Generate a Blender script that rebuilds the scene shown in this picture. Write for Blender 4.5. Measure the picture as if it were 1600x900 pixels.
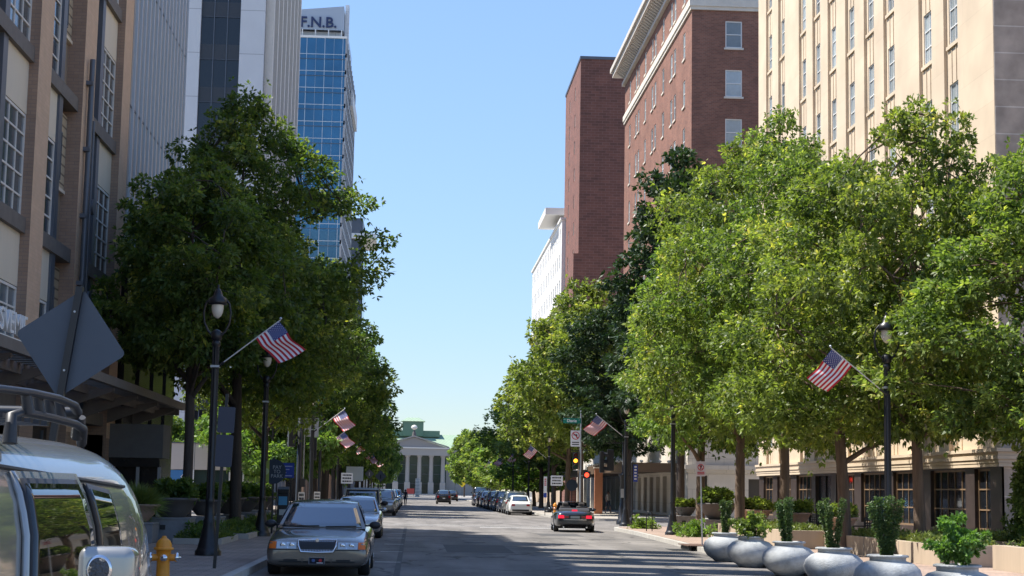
import bpy, bmesh, math, random
import numpy as np
from mathutils import Vector, Matrix
from mathutils.bvhtree import BVHTree
for o in list(bpy.data.objects): bpy.data.objects.remove(o)
SC = bpy.context.scene; COL = SC.collection
rad = math.radians
# ---------------------------------------------------------------- camera
F = 2600.0; VPX, VPY, LEAN = 645-800, -(765-450), 0.018
CAMZ = 1.72
yw = Vector((VPX, VPY, -F)).normalized()
sy = 1.0; sx = LEAN*sy; sz = -(VPX*sx + VPY*sy)/(-F)
zw = Vector((sx, sy, sz)).normalized()
xw = yw.cross(zw)
R = Matrix((xw, yw, zw))                       # world axes written in camera axes
cam = bpy.data.cameras.new('camera'); camo = bpy.data.objects.new('camera', cam); COL.objects.link(camo)
camo.matrix_world = Matrix.Translation((0, 0, CAMZ)) @ R.to_4x4()
cam.sensor_width = 36; cam.lens = F/1600*36; cam.clip_start = .1; cam.clip_end = 6000
SC.camera = camo
# ---------------------------------------------------------------- light
SUN_EL, SUN_K = rad(58), .25
az = math.atan(SUN_K)
sd = Vector((-math.cos(SUN_EL)*math.cos(az), math.cos(SUN_EL)*math.sin(az), math.sin(SUN_EL)))
w = bpy.data.worlds.new('World'); SC.world = w; w.use_nodes = True
nt = w.node_tree; bg = nt.nodes['Background']; sky = nt.nodes.new('ShaderNodeTexSky')
sky.sky_type = 'NISHITA'; sky.sun_disc = False; sky.sun_elevation = SUN_EL
sky.sun_rotation = math.atan2(sd.x, sd.y); sky.air_density = 1.0; sky.dust_density = .1; sky.ozone_density = 2.2; sky.altitude = 900
tint = nt.nodes.new('ShaderNodeVectorMath'); tint.operation = 'MULTIPLY'; tint.inputs[1].default_value = (.955, .975, 1.03)
lum = nt.nodes.new('ShaderNodeVectorMath'); lum.operation = 'DOT_PRODUCT'; lum.inputs[1].default_value = (.2, .7, .1)
den = nt.nodes.new('ShaderNodeMath'); den.operation = 'MULTIPLY_ADD'; den.inputs[1].default_value = .30; den.inputs[2].default_value = 1.0
inv = nt.nodes.new('ShaderNodeMath'); inv.operation = 'DIVIDE'; inv.inputs[0].default_value = 1.75
soft = nt.nodes.new('ShaderNodeVectorMath'); soft.operation = 'SCALE'
nt.links.new(sky.outputs[0], tint.inputs[0]); nt.links.new(tint.outputs[0], lum.inputs[0]); nt.links.new(lum.outputs['Value'], den.inputs[0]); nt.links.new(den.outputs[0], inv.inputs[1])
nt.links.new(tint.outputs[0], soft.inputs[0]); nt.links.new(inv.outputs[0], soft.inputs['Scale']); nt.links.new(soft.outputs[0], bg.inputs[0]); bg.inputs[1].default_value = .12
sl = bpy.data.lights.new('sun', 'SUN'); sl.energy = 4.6; sl.angle = rad(.5); sl.color = (1, .95, .87)
so = bpy.data.objects.new('sun', sl); COL.objects.link(so); so.rotation_euler = sd.to_track_quat('Z', 'Y').to_euler()
SC.view_settings.view_transform = 'Standard'; SC.view_settings.look = 'None'
SC.view_settings.exposure = 0.94; SC.view_settings.gamma = 1
SC.cycles.max_bounces = 7; SC.cycles.transparent_max_bounces = 4; SC.cycles.transmission_bounces = 3
SC.cycles.use_denoising = True

# ---------------------------------------------------------------- materials
MATS = {}
def mat(name, col, rough=.6, metal=0., noise=0., scale=3., bump=0., bscale=20., spec=.5, coat=0., emit=None, estr=0., streak=False):
    if name in MATS: return MATS[name]
    m = bpy.data.materials.new(name); m.use_nodes = True; t = m.node_tree; b = t.nodes['Principled BSDF']
    b.inputs['Base Color'].default_value = (*col, 1); b.inputs['Roughness'].default_value = rough
    b.inputs['Metallic'].default_value = metal; b.inputs['Specular IOR Level'].default_value = spec
    if coat: b.inputs['Coat Weight'].default_value = coat; b.inputs['Coat Roughness'].default_value = .03
    if emit: b.inputs['Emission Color'].default_value = (*emit, 1); b.inputs['Emission Strength'].default_value = estr
    tc = t.nodes.new('ShaderNodeTexCoord')
    if noise:
        n = t.nodes.new('ShaderNodeTexNoise'); n.inputs['Scale'].default_value = scale; n.inputs['Detail'].default_value = 6; n.inputs['Roughness'].default_value = .65
        if streak:
            mp = t.nodes.new('ShaderNodeMapping'); mp.inputs['Scale'].default_value = (1, 1, .12)
            t.links.new(tc.outputs['Object'], mp.inputs[0]); t.links.new(mp.outputs[0], n.inputs[0])
        else: t.links.new(tc.outputs['Object'], n.inputs[0])
        r = t.nodes.new('ShaderNodeMapRange'); r.inputs[1].default_value = .3; r.inputs[2].default_value = .7
        r.inputs[3].default_value = 1-noise; r.inputs[4].default_value = 1+noise
        t.links.new(n.outputs[0], r.inputs[0])
        mx = t.nodes.new('ShaderNodeVectorMath'); mx.operation = 'SCALE'; mx.inputs[0].default_value = col
        t.links.new(r.outputs[0], mx.inputs['Scale']); t.links.new(mx.outputs[0], b.inputs['Base Color'])
    if bump:
        n2 = t.nodes.new('ShaderNodeTexNoise'); n2.inputs['Scale'].default_value = bscale; n2.inputs['Detail'].default_value = 4
        t.links.new(tc.outputs['Object'], n2.inputs[0])
        bp = t.nodes.new('ShaderNodeBump'); bp.inputs['Strength'].default_value = bump; bp.inputs['Distance'].default_value = .02
        t.links.new(n2.outputs[0], bp.inputs['Height']); t.links.new(bp.outputs[0], b.inputs['Normal'])
    MATS[name] = m; return m
def brickmat(name, c1, c2, mortar, bw, bh, ms=.01, rough=.85, vertical=True, off=.5, noise=.18, nscale=.6, bumps=.4):
    if name in MATS: return MATS[name]
    m = mat(name, c1, rough); t = m.node_tree; b = t.nodes['Principled BSDF']; L = t.links
    tc = t.nodes.new('ShaderNodeTexCoord'); sp = t.nodes.new('ShaderNodeSeparateXYZ'); cb = t.nodes.new('ShaderNodeCombineXYZ')
    L.new(tc.outputs['Object'], sp.inputs[0])
    if vertical:
        a = t.nodes.new('ShaderNodeMath'); a.operation = 'ADD'; L.new(sp.outputs[0], a.inputs[0]); L.new(sp.outputs[1], a.inputs[1])
        L.new(a.outputs[0], cb.inputs[0]); L.new(sp.outputs[2], cb.inputs[1])
    else: L.new(sp.outputs[0], cb.inputs[0]); L.new(sp.outputs[1], cb.inputs[1])
    br = t.nodes.new('ShaderNodeTexBrick'); L.new(cb.outputs[0], br.inputs[0])
    br.inputs['Color1'].default_value = (*c1, 1); br.inputs['Color2'].default_value = (*c2, 1); br.inputs['Mortar'].default_value = (*mortar, 1)
    br.inputs['Scale'].default_value = 1; br.inputs['Mortar Size'].default_value = ms; br.inputs['Brick Width'].default_value = bw; br.inputs['Row Height'].default_value = bh
    br.offset = off; br.inputs['Mortar Smooth'].default_value = .1
    n = t.nodes.new('ShaderNodeTexNoise'); n.inputs['Scale'].default_value = nscale; n.inputs['Detail'].default_value = 7; L.new(tc.outputs['Object'], n.inputs[0])
    r = t.nodes.new('ShaderNodeMapRange'); r.inputs[1].default_value = .3; r.inputs[2].default_value = .7; r.inputs[3].default_value = 1-noise; r.inputs[4].default_value = 1+noise
    L.new(n.outputs[0], r.inputs[0])
    mx = t.nodes.new('ShaderNodeVectorMath'); mx.operation = 'SCALE'; L.new(br.outputs[0], mx.inputs[0]); L.new(r.outputs[0], mx.inputs['Scale']); L.new(mx.outputs[0], b.inputs['Base Color'])
    if bumps:
        bp = t.nodes.new('ShaderNodeBump'); bp.inputs['Strength'].default_value = bumps; bp.inputs['Distance'].default_value = .01; bp.invert = True
        L.new(br.outputs['Fac'], bp.inputs['Height']); L.new(bp.outputs[0], b.inputs['Normal'])
    return m
def leafmat(name, dark, mid, tip, trans=.35, rough=.45):
    m = bpy.data.materials.new(name); m.use_nodes = True; t = m.node_tree; b = t.nodes['Principled BSDF']; L = t.links
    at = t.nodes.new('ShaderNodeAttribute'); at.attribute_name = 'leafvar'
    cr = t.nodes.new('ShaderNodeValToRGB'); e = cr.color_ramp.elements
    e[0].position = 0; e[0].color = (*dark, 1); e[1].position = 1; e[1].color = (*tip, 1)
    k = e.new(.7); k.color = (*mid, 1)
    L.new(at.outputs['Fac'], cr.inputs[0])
    oi = t.nodes.new('ShaderNodeObjectInfo'); hs = t.nodes.new('ShaderNodeHueSaturation'); tc = t.nodes.new('ShaderNodeTexCoord'); nz = t.nodes.new('ShaderNodeTexNoise'); nz.inputs['Scale'].default_value = .9; nz.inputs['Detail'].default_value = 3
    m1 = t.nodes.new('ShaderNodeMapRange'); m1.inputs[3].default_value = .49; m1.inputs[4].default_value = .525; L.new(oi.outputs['Random'], m1.inputs[0]); L.new(m1.outputs[0], hs.inputs['Hue'])
    L.new(tc.outputs['Object'], nz.inputs[0]); m2 = t.nodes.new('ShaderNodeMapRange'); m2.inputs[1].default_value = .3; m2.inputs[2].default_value = .7; m2.inputs[3].default_value = .68; m2.inputs[4].default_value = 1.36; L.new(nz.outputs[0], m2.inputs[0]); L.new(m2.outputs[0], hs.inputs['Value'])
    hs.inputs['Saturation'].default_value = .93; L.new(cr.outputs[0], hs.inputs['Color']); cr = hs; L.new(hs.outputs[0], b.inputs['Base Color'])
    b.inputs['Roughness'].default_value = rough; b.inputs['Specular IOR Level'].default_value = .4
    tr = t.nodes.new('ShaderNodeBsdfTranslucent'); sc = t.nodes.new('ShaderNodeVectorMath'); sc.operation = 'MULTIPLY'; sc.inputs[1].default_value = (1.5, 1.6, .5)
    L.new(cr.outputs[0], sc.inputs[0]); L.new(sc.outputs[0], tr.inputs[0])
    mx = t.nodes.new('ShaderNodeMixShader'); mx.inputs[0].default_value = trans
    L.new(b.outputs[0], mx.inputs[1]); L.new(tr.outputs[0], mx.inputs[2]); L.new(mx.outputs[0], t.nodes['Material Output'].inputs[0])
    MATS[name] = m; return m
M = {}
M['asphalt'] = mat('asphalt', (.185, .17, .155), .9, noise=.16, scale=.35, bump=.5, bscale=60)
def road_detail(m):
    t = m.node_tree; L = t.links; b = t.nodes['Principled BSDF']; src = b.inputs['Base Color'].links[0].from_socket
    tc = t.nodes.new('ShaderNodeTexCoord'); mp = t.nodes.new('ShaderNodeMapping'); mp.inputs['Scale'].default_value = (1, .12, 1); L.new(tc.outputs['Object'], mp.inputs[0])
    n = t.nodes.new('ShaderNodeTexNoise'); n.inputs['Scale'].default_value = .9; n.inputs['Detail'].default_value = 5; L.new(mp.outputs[0], n.inputs[0])
    r = t.nodes.new('ShaderNodeMapRange'); r.inputs[1].default_value = .35; r.inputs[2].default_value = .65; r.inputs[3].default_value = .70; r.inputs[4].default_value = 1.18; L.new(n.outputs[0], r.inputs[0])
    v = t.nodes.new('ShaderNodeTexVoronoi'); v.feature = 'DISTANCE_TO_EDGE'; v.inputs['Scale'].default_value = .28
    nn = t.nodes.new('ShaderNodeTexNoise'); nn.inputs['Scale'].default_value = 1.3; nn.inputs['Detail'].default_value = 6; L.new(tc.outputs['Object'], nn.inputs[0])
    mm = t.nodes.new('ShaderNodeMixRGB'); mm.inputs[0].default_value = .25; L.new(tc.outputs['Object'], mm.inputs[1]); L.new(nn.outputs['Color'], mm.inputs[2])
    ad = t.nodes.new('ShaderNodeVectorMath'); ad.operation = 'ADD'; L.new(tc.outputs['Object'], ad.inputs[0]); L.new(nn.outputs['Color'], ad.inputs[1]); L.new(ad.outputs[0], v.inputs['Vector'])
    r2 = t.nodes.new('ShaderNodeMapRange'); r2.inputs[1].default_value = .006; r2.inputs[2].default_value = .02; r2.inputs[3].default_value = .45; r2.inputs[4].default_value = 1; L.new(v.outputs['Distance'], r2.inputs[0])
    sp = t.nodes.new('ShaderNodeTexNoise'); sp.inputs['Scale'].default_value = 2.4; sp.inputs['Detail'].default_value = 2; L.new(tc.outputs['Object'], sp.inputs[0])
    r3 = t.nodes.new('ShaderNodeMapRange'); r3.inputs[1].default_value = .66; r3.inputs[2].default_value = .72; r3.inputs[3].default_value = 1; r3.inputs[4].default_value = .72; L.new(sp.outputs[0], r3.inputs[0])
    a = t.nodes.new('ShaderNodeMath'); a.operation = 'MULTIPLY'; L.new(r.outputs[0], a.inputs[0]); L.new(r2.outputs[0], a.inputs[1])
    c = t.nodes.new('ShaderNodeMath'); c.operation = 'MULTIPLY'; L.new(a.outputs[0], c.inputs[0]); L.new(r3.outputs[0], c.inputs[1])
    x = t.nodes.new('ShaderNodeVectorMath'); x.operation = 'SCALE'; L.new(src, x.inputs[0]); L.new(c.outputs[0], x.inputs['Scale']); L.new(x.outputs[0], b.inputs['Base Color'])
road_detail(M['asphalt'])
M['asphalt_patch'] = mat('asphalt_patch', (.085, .082, .08), .9, noise=.15, scale=2)
M['ground'] = mat('ground', (.14, .13, .11), .95, noise=.2, scale=.05)
M['concrete'] = mat('concrete', (.36, .33, .29), .85, noise=.14, scale=1.2, bump=.2, bscale=30)
M['kerb'] = mat('kerb', (.42, .40, .36), .85, noise=.18, scale=1.5)
M['pavers'] = brickmat('pavers', (.24, .19, .16), (.30, .25, .21), (.12, .11, .10), .4, .2, .012, vertical=False, noise=.2, nscale=1.0)
M['pavers_red'] = brickmat('pavers_red', (.33, .23, .18), (.38, .28, .22), (.2, .17, .15), .4, .2, .012, vertical=False, noise=.2, nscale=1.0)
M['paint_white'] = mat('road_paint', (.62, .61, .58), .7, noise=.25, scale=5)
M['beige'] = brickmat('limestone_buff', (.60, .478, .34), (.625, .50, .36), (.52, .41, .29), 6.1, 1.15, .008, noise=.13, nscale=.45, bumps=.15)
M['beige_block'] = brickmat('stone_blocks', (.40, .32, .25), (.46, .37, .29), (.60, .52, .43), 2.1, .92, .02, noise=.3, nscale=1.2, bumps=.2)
M['hotel_brick'] = brickmat('hotel_brick', (.275, .12, .08), (.185, .08, .056), (.25, .17, .13), .3, .11, .011)
M['tower_brick'] = brickmat('tower_brick', (.195, .082, .06), (.135, .06, .046), (.24, .13, .11), .9, .33, .02, noise=.12, bumps=0)
M['limestone'] = brickmat('limestone', (.60, .55, .48), (.64, .585, .51), (.42, .38, .33), 2.2, 1.05, .015, noise=.1)
M['trim'] = mat('stone_trim', (.68, .62, .53), .75, noise=.1, scale=1)
M['cornice'] = mat('cornice_stone', (.58, .54, .49), .8, noise=.1, scale=1)
M['tan_brick'] = brickmat('tan_brick', (.62, .425, .285), (.58, .395, .26), (.53, .37, .26), .3, .1, .006, noise=.06, nscale=2)
M['shaded_brick'] = brickmat('shaded_brick', (.30, .20, .14), (.33, .225, .16), (.25, .18, .14), .3, .1, .01, noise=.1, nscale=2)  # brick darkened in colour for the shade on the pilaster sides
M['cream_panel'] = mat('cream_panel', (.68, .59, .46), .7, noise=.05, scale=2, streak=True)
M['brown_panel'] = mat('brown_panel', (.29, .22, .155), .7, noise=.1, scale=1)
M['siding'] = brickmat('siding', (.42, .335, .23), (.44, .35, .24), (.16, .12, .08), 30, .28, .03, noise=.08)
M['slate_metal'] = mat('slate_metal', (.11, .125, .15), .45, .3)
M['beam'] = mat('weathered_beam', (.15, .13, .115), .7, noise=.15, scale=3)
M['fin'] = mat('fin_metal', (.36, .36, .37), .5, .2, noise=.05)
M['fin_dark'] = mat('fin_gap', (.07, .07, .075), .6)
M['black_stone'] = mat('black_stone', (.012, .012, .014), .25, noise=.2, scale=2)
M['white_panel'] = brickmat('white_panel', (.62, .64, .66), (.64, .66, .68), (.35, .36, .38), 6.0, 4.1, .03, noise=.03, off=0, bumps=0)
M['white_concrete'] = mat('white_concrete', (.70, .66, .60), .8, noise=.05)
M['white_paint'] = mat('white_paint', (.78, .77, .74), .5)
M['dark_glass'] = mat('dark_glass', (.012, .014, .018), .06, spec=.6)
M['glass'] = mat('window_glass', (.10, .125, .14), .08, noise=.35, scale=.35, spec=.8)
M['blind_glass'] = mat('blind_glass', (.30, .34, .35), .15, noise=.25, scale=.6, spec=.7)
M['blue_glass'] = mat('blue_glass', (.055, .16, .26), .04, .6, noise=.22, scale=.12)
M['green_glass'] = mat('green_glass', (.03, .055, .05), .1, noise=.3, scale=.4)
M['alum'] = mat('mullion_metal', (.5, .54, .58), .4, .4)
M['black_metal'] = mat('black_metal', (.012, .012, .014), .38, noise=.2, scale=6)
M['steel'] = mat('galvanised_steel', (.42, .43, .44), .45, .7)
M['chrome'] = mat('chrome', (.75, .76, .78), .12, 1)
M['sign_back'] = mat('sign_back', (.085, .10, .12), .6, .0, noise=.06, scale=2)
M['sign_white'] = mat('sign_white', (.78, .77, .74), .5)
M['sign_green'] = mat('sign_green', (.0, .20, .13), .45)
M['sign_blue'] = mat('sign_blue', (.015, .05, .32), .45)
M['sign_lime'] = mat('sign_lime', (.30, .36, .05), .45)
M['sign_navy'] = mat('sign_navy', (.01, .025, .05), .45)
M['sign_yellow'] = mat('sign_yellow', (.85, .62, .02), .45)
M['red'] = mat('sign_red', (.55, .025, .03), .5)
M['ink'] = mat('ink', (.02, .02, .02), .6)
M['letter_navy'] = mat('letter_navy', (.02, .035, .11), .5)
M['flag_red'] = mat('flag_red', (.52, .02, .03), .8)
M['flag_white'] = mat('flag_white', (.80, .78, .76), .8)
M['flag_blue'] = mat('flag_blue', (.03, .045, .19), .8)
M['hydrant'] = mat('hydrant_paint', (.72, .27, .02), .45, noise=.12, scale=8)
M['pot_grey'] = mat('pot_glaze', (.37, .385, .385), .7, noise=.34, scale=3.2, bump=.6, bscale=45)
M['pot_dark'] = mat('pot_dark', (.10, .09, .085), .7, noise=.15, scale=3)
M['pot_terra'] = mat('pot_terra', (.36, .24, .18), .8, noise=.12, scale=3)
M['granite'] = mat('granite', (.21, .21, .215), .7, noise=.12, scale=6)
M['tan_wall'] = mat('tan_wall', (.42, .34, .25), .85, noise=.14, scale=1.5, streak=True)
M['soil'] = mat('soil', (.05, .035, .025), 1)
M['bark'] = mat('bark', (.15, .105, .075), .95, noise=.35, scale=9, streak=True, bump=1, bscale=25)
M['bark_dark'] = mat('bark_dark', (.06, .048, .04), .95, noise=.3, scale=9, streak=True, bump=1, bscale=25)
M['copper'] = brickmat('copper_roof', (.30, .40, .28), (.32, .42, .30), (.17, .25, .17), 1.1, 60, .12, noise=.05, off=0, bumps=0)
M['copper_plain'] = mat('copper_plain', (.12, .20, .14), .7)
M['stone_court'] = mat('court_stone', (.36, .335, .305), .8, noise=.05)
M['rubber'] = mat('rubber', (.018, .018, .018), .8)
M['rim'] = mat('rim_alloy', (.55, .56, .58), .25, .9)
M['car_black'] = mat('car_black_plastic', (.015, .015, .017), .5)
M['car_glass'] = mat('car_glass', (.02, .035, .055), .03, spec=.9); M['car_glass'].node_tree.nodes['Principled BSDF'].inputs['IOR'].default_value = 2.1
M['lens'] = mat('headlamp_lens', (.45, .48, .49), .08, .3, spec=1)
M['amber'] = mat('amber_lens', (.75, .16, .02), .15)
M['tail'] = mat('tail_lens', (.40, .01, .015), .15)
M['brake'] = mat('brake_lit', (.55, .015, .03), .3, emit=(1, .015, .05), estr=.55)
M['rack'] = mat('rack_black', (.03, .032, .037), .42, noise=.25, scale=8)
M['skin'] = mat('skin', (.42, .26, .19), .6)
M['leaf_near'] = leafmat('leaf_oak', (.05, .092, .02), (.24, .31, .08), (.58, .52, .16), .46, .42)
M['leaf_shaded'] = leafmat('leaf_shaded', (.015, .04, .014), (.04, .075, .025), (.08, .11, .035), .2, .55)  # shade on the trees by the hotel is put into these darker leaf colours
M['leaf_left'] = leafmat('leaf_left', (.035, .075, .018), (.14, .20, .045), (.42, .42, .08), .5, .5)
M['leaf_bright'] = leafmat('leaf_bright', (.09, .17, .03), (.17, .27, .06), (.34, .40, .08), .4)
M['leaf_grass'] = leafmat('leaf_grass', (.10, .15, .03), (.20, .24, .06), (.35, .34, .12), .3)
M['leaf_yew'] = leafmat('leaf_yew', (.035, .075, .02), (.10, .17, .045), (.22, .27, .08), .2)

for k_ in ('blind_glass', 'glass'):       # every window has its own blinds and curtains behind the pane
    t_ = M[k_].node_tree; b_ = t_.nodes['Principled BSDF']; src_ = b_.inputs['Base Color'].links[0].from_socket
    oi = t_.nodes.new('ShaderNodeObjectInfo'); rr_ = t_.nodes.new('ShaderNodeMapRange'); rr_.inputs[3].default_value = .35; rr_.inputs[4].default_value = 1.5
    sc_ = t_.nodes.new('ShaderNodeVectorMath'); sc_.operation = 'SCALE'; t_.links.new(oi.outputs['Random'], rr_.inputs[0]); t_.links.new(src_, sc_.inputs[0]); t_.links.new(rr_.outputs[0], sc_.inputs['Scale']); t_.links.new(sc_.outputs[0], b_.inputs['Base Color'])
# ---------------------------------------------------------------- helpers
def tag(o, label=None, cat=None, group=None, kind=None):
    if label: o['label'] = label
    if cat: o['category'] = cat
    if group: o['group'] = group
    if kind: o['kind'] = kind
    return o
def empty(name, loc=(0, 0, 0), rz=0, label=None, cat=None, group=None, kind=None):
    o = bpy.data.objects.new(name, None); COL.objects.link(o); o.location = loc; o.rotation_euler = (0, 0, rz); o.empty_display_size = .2
    return tag(o, label, cat, group, kind)
def kids(o): return [c for c in bpy.data.objects if c.parent == o]
def copy_tree(o, parent=None):
    ch = kids(o); c = o.copy(); COL.objects.link(c)
    if parent is not None: c.parent = parent
    for k in ch: copy_tree(k, c)
    return c
def place(c, loc, rz=0, label=None, s=None):
    c.location = loc; c.rotation_euler = (0, 0, rz)
    if label: c['label'] = label
    if s is not None: c.scale = s if hasattr(s, '__len__') else (s, s, s)
    return c
class MB:
    def __init__(s): s.v = []; s.f = []; s.m = []; s.sm = []; s.mats = []
    def mi(s, m):
        if m not in s.mats: s.mats.append(m)
        return s.mats.index(m)
    def add(s, vs, fs, m, smooth=False):
        b = len(s.v); s.v.extend([tuple(p) for p in vs]); k = s.mi(m)
        for f in fs: s.f.append(tuple(b+i for i in f)); s.m.append(k); s.sm.append(smooth)
        return s
    def box(s, x0, x1, y0, y1, z0, z1, m):
        return s.add([(x, y, z) for z in (z0, z1) for y in (y0, y1) for x in (x0, x1)],
              [(0, 2, 3, 1), (4, 5, 7, 6), (0, 1, 5, 4), (2, 6, 7, 3), (0, 4, 6, 2), (1, 3, 7, 5)], m)
    def quad(s, a, b, c, d, m): return s.add([a, b, c, d], [(0, 1, 2, 3)], m)
    def tube(s, pts, rs, m, n=10, cap=True, smooth=True):
        pts = [Vector(p) for p in pts]
        if not hasattr(rs, '__len__'): rs = [rs]*len(pts)
        vs = []; prev = None
        for i, p in enumerate(pts):
            d = (pts[min(i+1, len(pts)-1)]-pts[max(i-1, 0)]).normalized()
            if prev is None: a = d.orthogonal().normalized()
            else:
                a = prev-d*prev.dot(d); a = a.normalized() if a.length > 1e-6 else d.orthogonal().normalized()
            prev = a; b = d.cross(a)
            for k in range(n):
                t = 2*math.pi*k/n; vs.append(p+(a*math.cos(t)+b*math.sin(t))*rs[i])
        fs = [(i*n+k, i*n+(k+1) % n, (i+1)*n+(k+1) % n, (i+1)*n+k) for i in range(len(pts)-1) for k in range(n)]
        s.add(vs, fs, m, smooth)
        if cap: s.add(vs[:n], [tuple(range(n-1, -1, -1))], m); s.add(vs[-n:], [tuple(range(n))], m)
        return s
    def lathe(s, prof, m, n=20, c=(0, 0, 0), smooth=True, axis='z', lobes=0, amp=0):
        vs = []
        for r, z in prof:
            for k in range(n):
                t = 2*math.pi*k/n; rr = r*(1+amp*math.cos(lobes*t)) if lobes else r
                x, y = rr*math.cos(t), rr*math.sin(t)
                q = (x, y, z) if axis == 'z' else ((x, z, y) if axis == 'y' else (z, x, y))
                vs.append((c[0]+q[0], c[1]+q[1], c[2]+q[2]))
        N = len(prof)
        fs = [(i*n+k, i*n+(k+1) % n, (i+1)*n+(k+1) % n, (i+1)*n+k) for i in range(N-1) for k in range(n)]
        s.add(vs, fs, m, smooth)
        s.add(vs[:n], [tuple(range(n-1, -1, -1))], m); s.add(vs[-n:], [tuple(range(n))], m)
        return s
    def prism(s, poly, fn, d, m):     # polygon in (u,v) extruded; fn(u,v,w)->xyz
        n = len(poly); vs = [fn(u, v, 0) for u, v in poly]+[fn(u, v, d) for u, v in poly]
        fs = [tuple(range(n)), tuple(range(2*n-1, n-1, -1))]+[(i, (i+1) % n, n+(i+1) % n, n+i) for i in range(n)]
        return s.add(vs, fs, m)
    def patch(s, fn, nu, nv, m, smooth=True):
        vs = [fn(i/nu, j/nv) for j in range(nv+1) for i in range(nu+1)]
        fs = [(j*(nu+1)+i, j*(nu+1)+i+1, (j+1)*(nu+1)+i+1, (j+1)*(nu+1)+i) for j in range(nv) for i in range(nu)]
        return s.add(vs, fs, m, smooth)
    def data(s, name):
        me = bpy.data.meshes.new(name); me.from_pydata(s.v, [], s.f)
        for m in s.mats: me.materials.append(m)
        me.polygons.foreach_set('material_index', s.m); me.polygons.foreach_set('use_smooth', s.sm); me.update()
        return me
    def build(s, name, parent=None, loc=None, recalc=True, bevel=0, **k):
        me = s.data(name)
        if recalc:
            bm = bmesh.new(); bm.from_mesh(me); bmesh.ops.recalc_face_normals(bm, faces=bm.faces); bm.to_mesh(me); bm.free()
        o = bpy.data.objects.new(name, me); COL.objects.link(o)
        if parent is not None: o.parent = parent
        if loc is not None: o.location = loc
        if bevel:
            b = o.modifiers.new('b', 'BEVEL'); b.width = bevel; b.segments = 2; b.limit_method = 'ANGLE'
        return tag(o, **k)
def text_obj(name, s, size, m, parent=None, loc=(0, 0, 0), rot=(rad(90), 0, 0), ext=.01, sx=1, bold=0, align='CENTER'):
    c = bpy.data.curves.new(name, 'FONT'); c.body = s; c.size = size; c.extrude = ext; c.offset = bold
    c.align_x = align; c.align_y = 'CENTER'; c.resolution_u = 3
    o = bpy.data.objects.new(name+'_c', c); COL.objects.link(o)
    dg = bpy.context.evaluated_depsgraph_get(); me = bpy.data.meshes.new_from_object(o.evaluated_get(dg)); bpy.data.objects.remove(o)
    me.materials.clear(); me.materials.append(m)
    q = bpy.data.objects.new(name, me); COL.objects.link(q); q.location = loc; q.rotation_euler = rot; q.scale = (sx, 1, 1)
    if parent is not None: q.parent = parent
    return q
# ================================================================ SETTING
def sheet(name, poly, z, m):
    me = bpy.data.meshes.new(name); me.from_pydata([(x, y, z) for x, y in poly], [], [tuple(range(len(poly)))]); me.materials.append(m)
    o = bpy.data.objects.new(name, me); COL.objects.link(o); o['kind'] = 'structure'; return o
sheet('ground', [(-2500, -300), (2500, -300), (2500, 5000), (-2500, 5000)], 0, M['ground'])
XL, XR = -3.15, 9.3
road_mb = MB()
road_mb.quad((XL-6, -60, .004), (XR+6, -60, .004), (XR+6, 82, .004), (XL-6, 82, .004), M['asphalt'])
road_mb.quad((-90, 82, .004), (110, 82, .004), (110, 103, .004), (-90, 103, .004), M['asphalt'])
road_mb.quad((XL-6, 103, .004), (XR+6, 103, .004), (XR+6, 500, .004), (XL-6, 500, .004), M['asphalt'])
road_mb.build('road', recalc=False, kind='structure')
def pavement(name, outer, m, km):
    # kerb ring (0.18 wide) round the block side, pavers inside, real step of 0.15
    mb = MB(); n = len(outer)
    mb.prism(outer, lambda u, v, w: (u, v, .006+w), .144, km)
    o = mb.build(name+'_kerb', recalc=True, kind='structure')
    cx = sum(p[0] for p in outer)/n
    return o
def block(outer, inner, m):
    mb = MB(); mb.prism(outer, lambda u, v, w: (u, v, .006+w), .144, M['kerb']); mb.build('kerb', kind='structure')
    sheet('pavement', inner, .154, m)
def arc(cx, cy, r, a0, a1, n=7): return [(cx+r*math.cos(rad(a0+(a1-a0)*i/n)), cy+r*math.sin(rad(a0+(a1-a0)*i/n))) for i in range(n+1)]
# left near block
def lblock(y0, y1, k): return [(-90, y0+k)]+arc(XL-k-4, y0+4+k, 4, 270, 360)+arc(XL-k-4, y1-4-k, 4, 0, 90)+[(-90, y1-k)]
block(lblock(-60, 82, 0), lblock(-60, 82, .18), M['pavers'])
block(lblock(103, 498, 0), lblock(103, 498, .18), M['pavers'])
def rblock_near(k): return [(110, 82-k)]+arc(XR+k+5, 77-k, 5, 90, 180)+[(XR+k, 70), (XR-.3+k, 60), (8.75+k, 52), (8.55+k, 46), (8.9+k, -60), (110, -60+k)]
block(rblock_near(0), rblock_near(.18), M['pavers_red'])
def rblock_far(k): return [(110, 498-k)]+arc(XR+k+4, 494-k, 4, 90, 180)+arc(XR+k+4, 107+k, 4, 180, 270)+[(110, 103+k)]
block(rblock_far(0), rblock_far(.18), M['concrete'])
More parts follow.
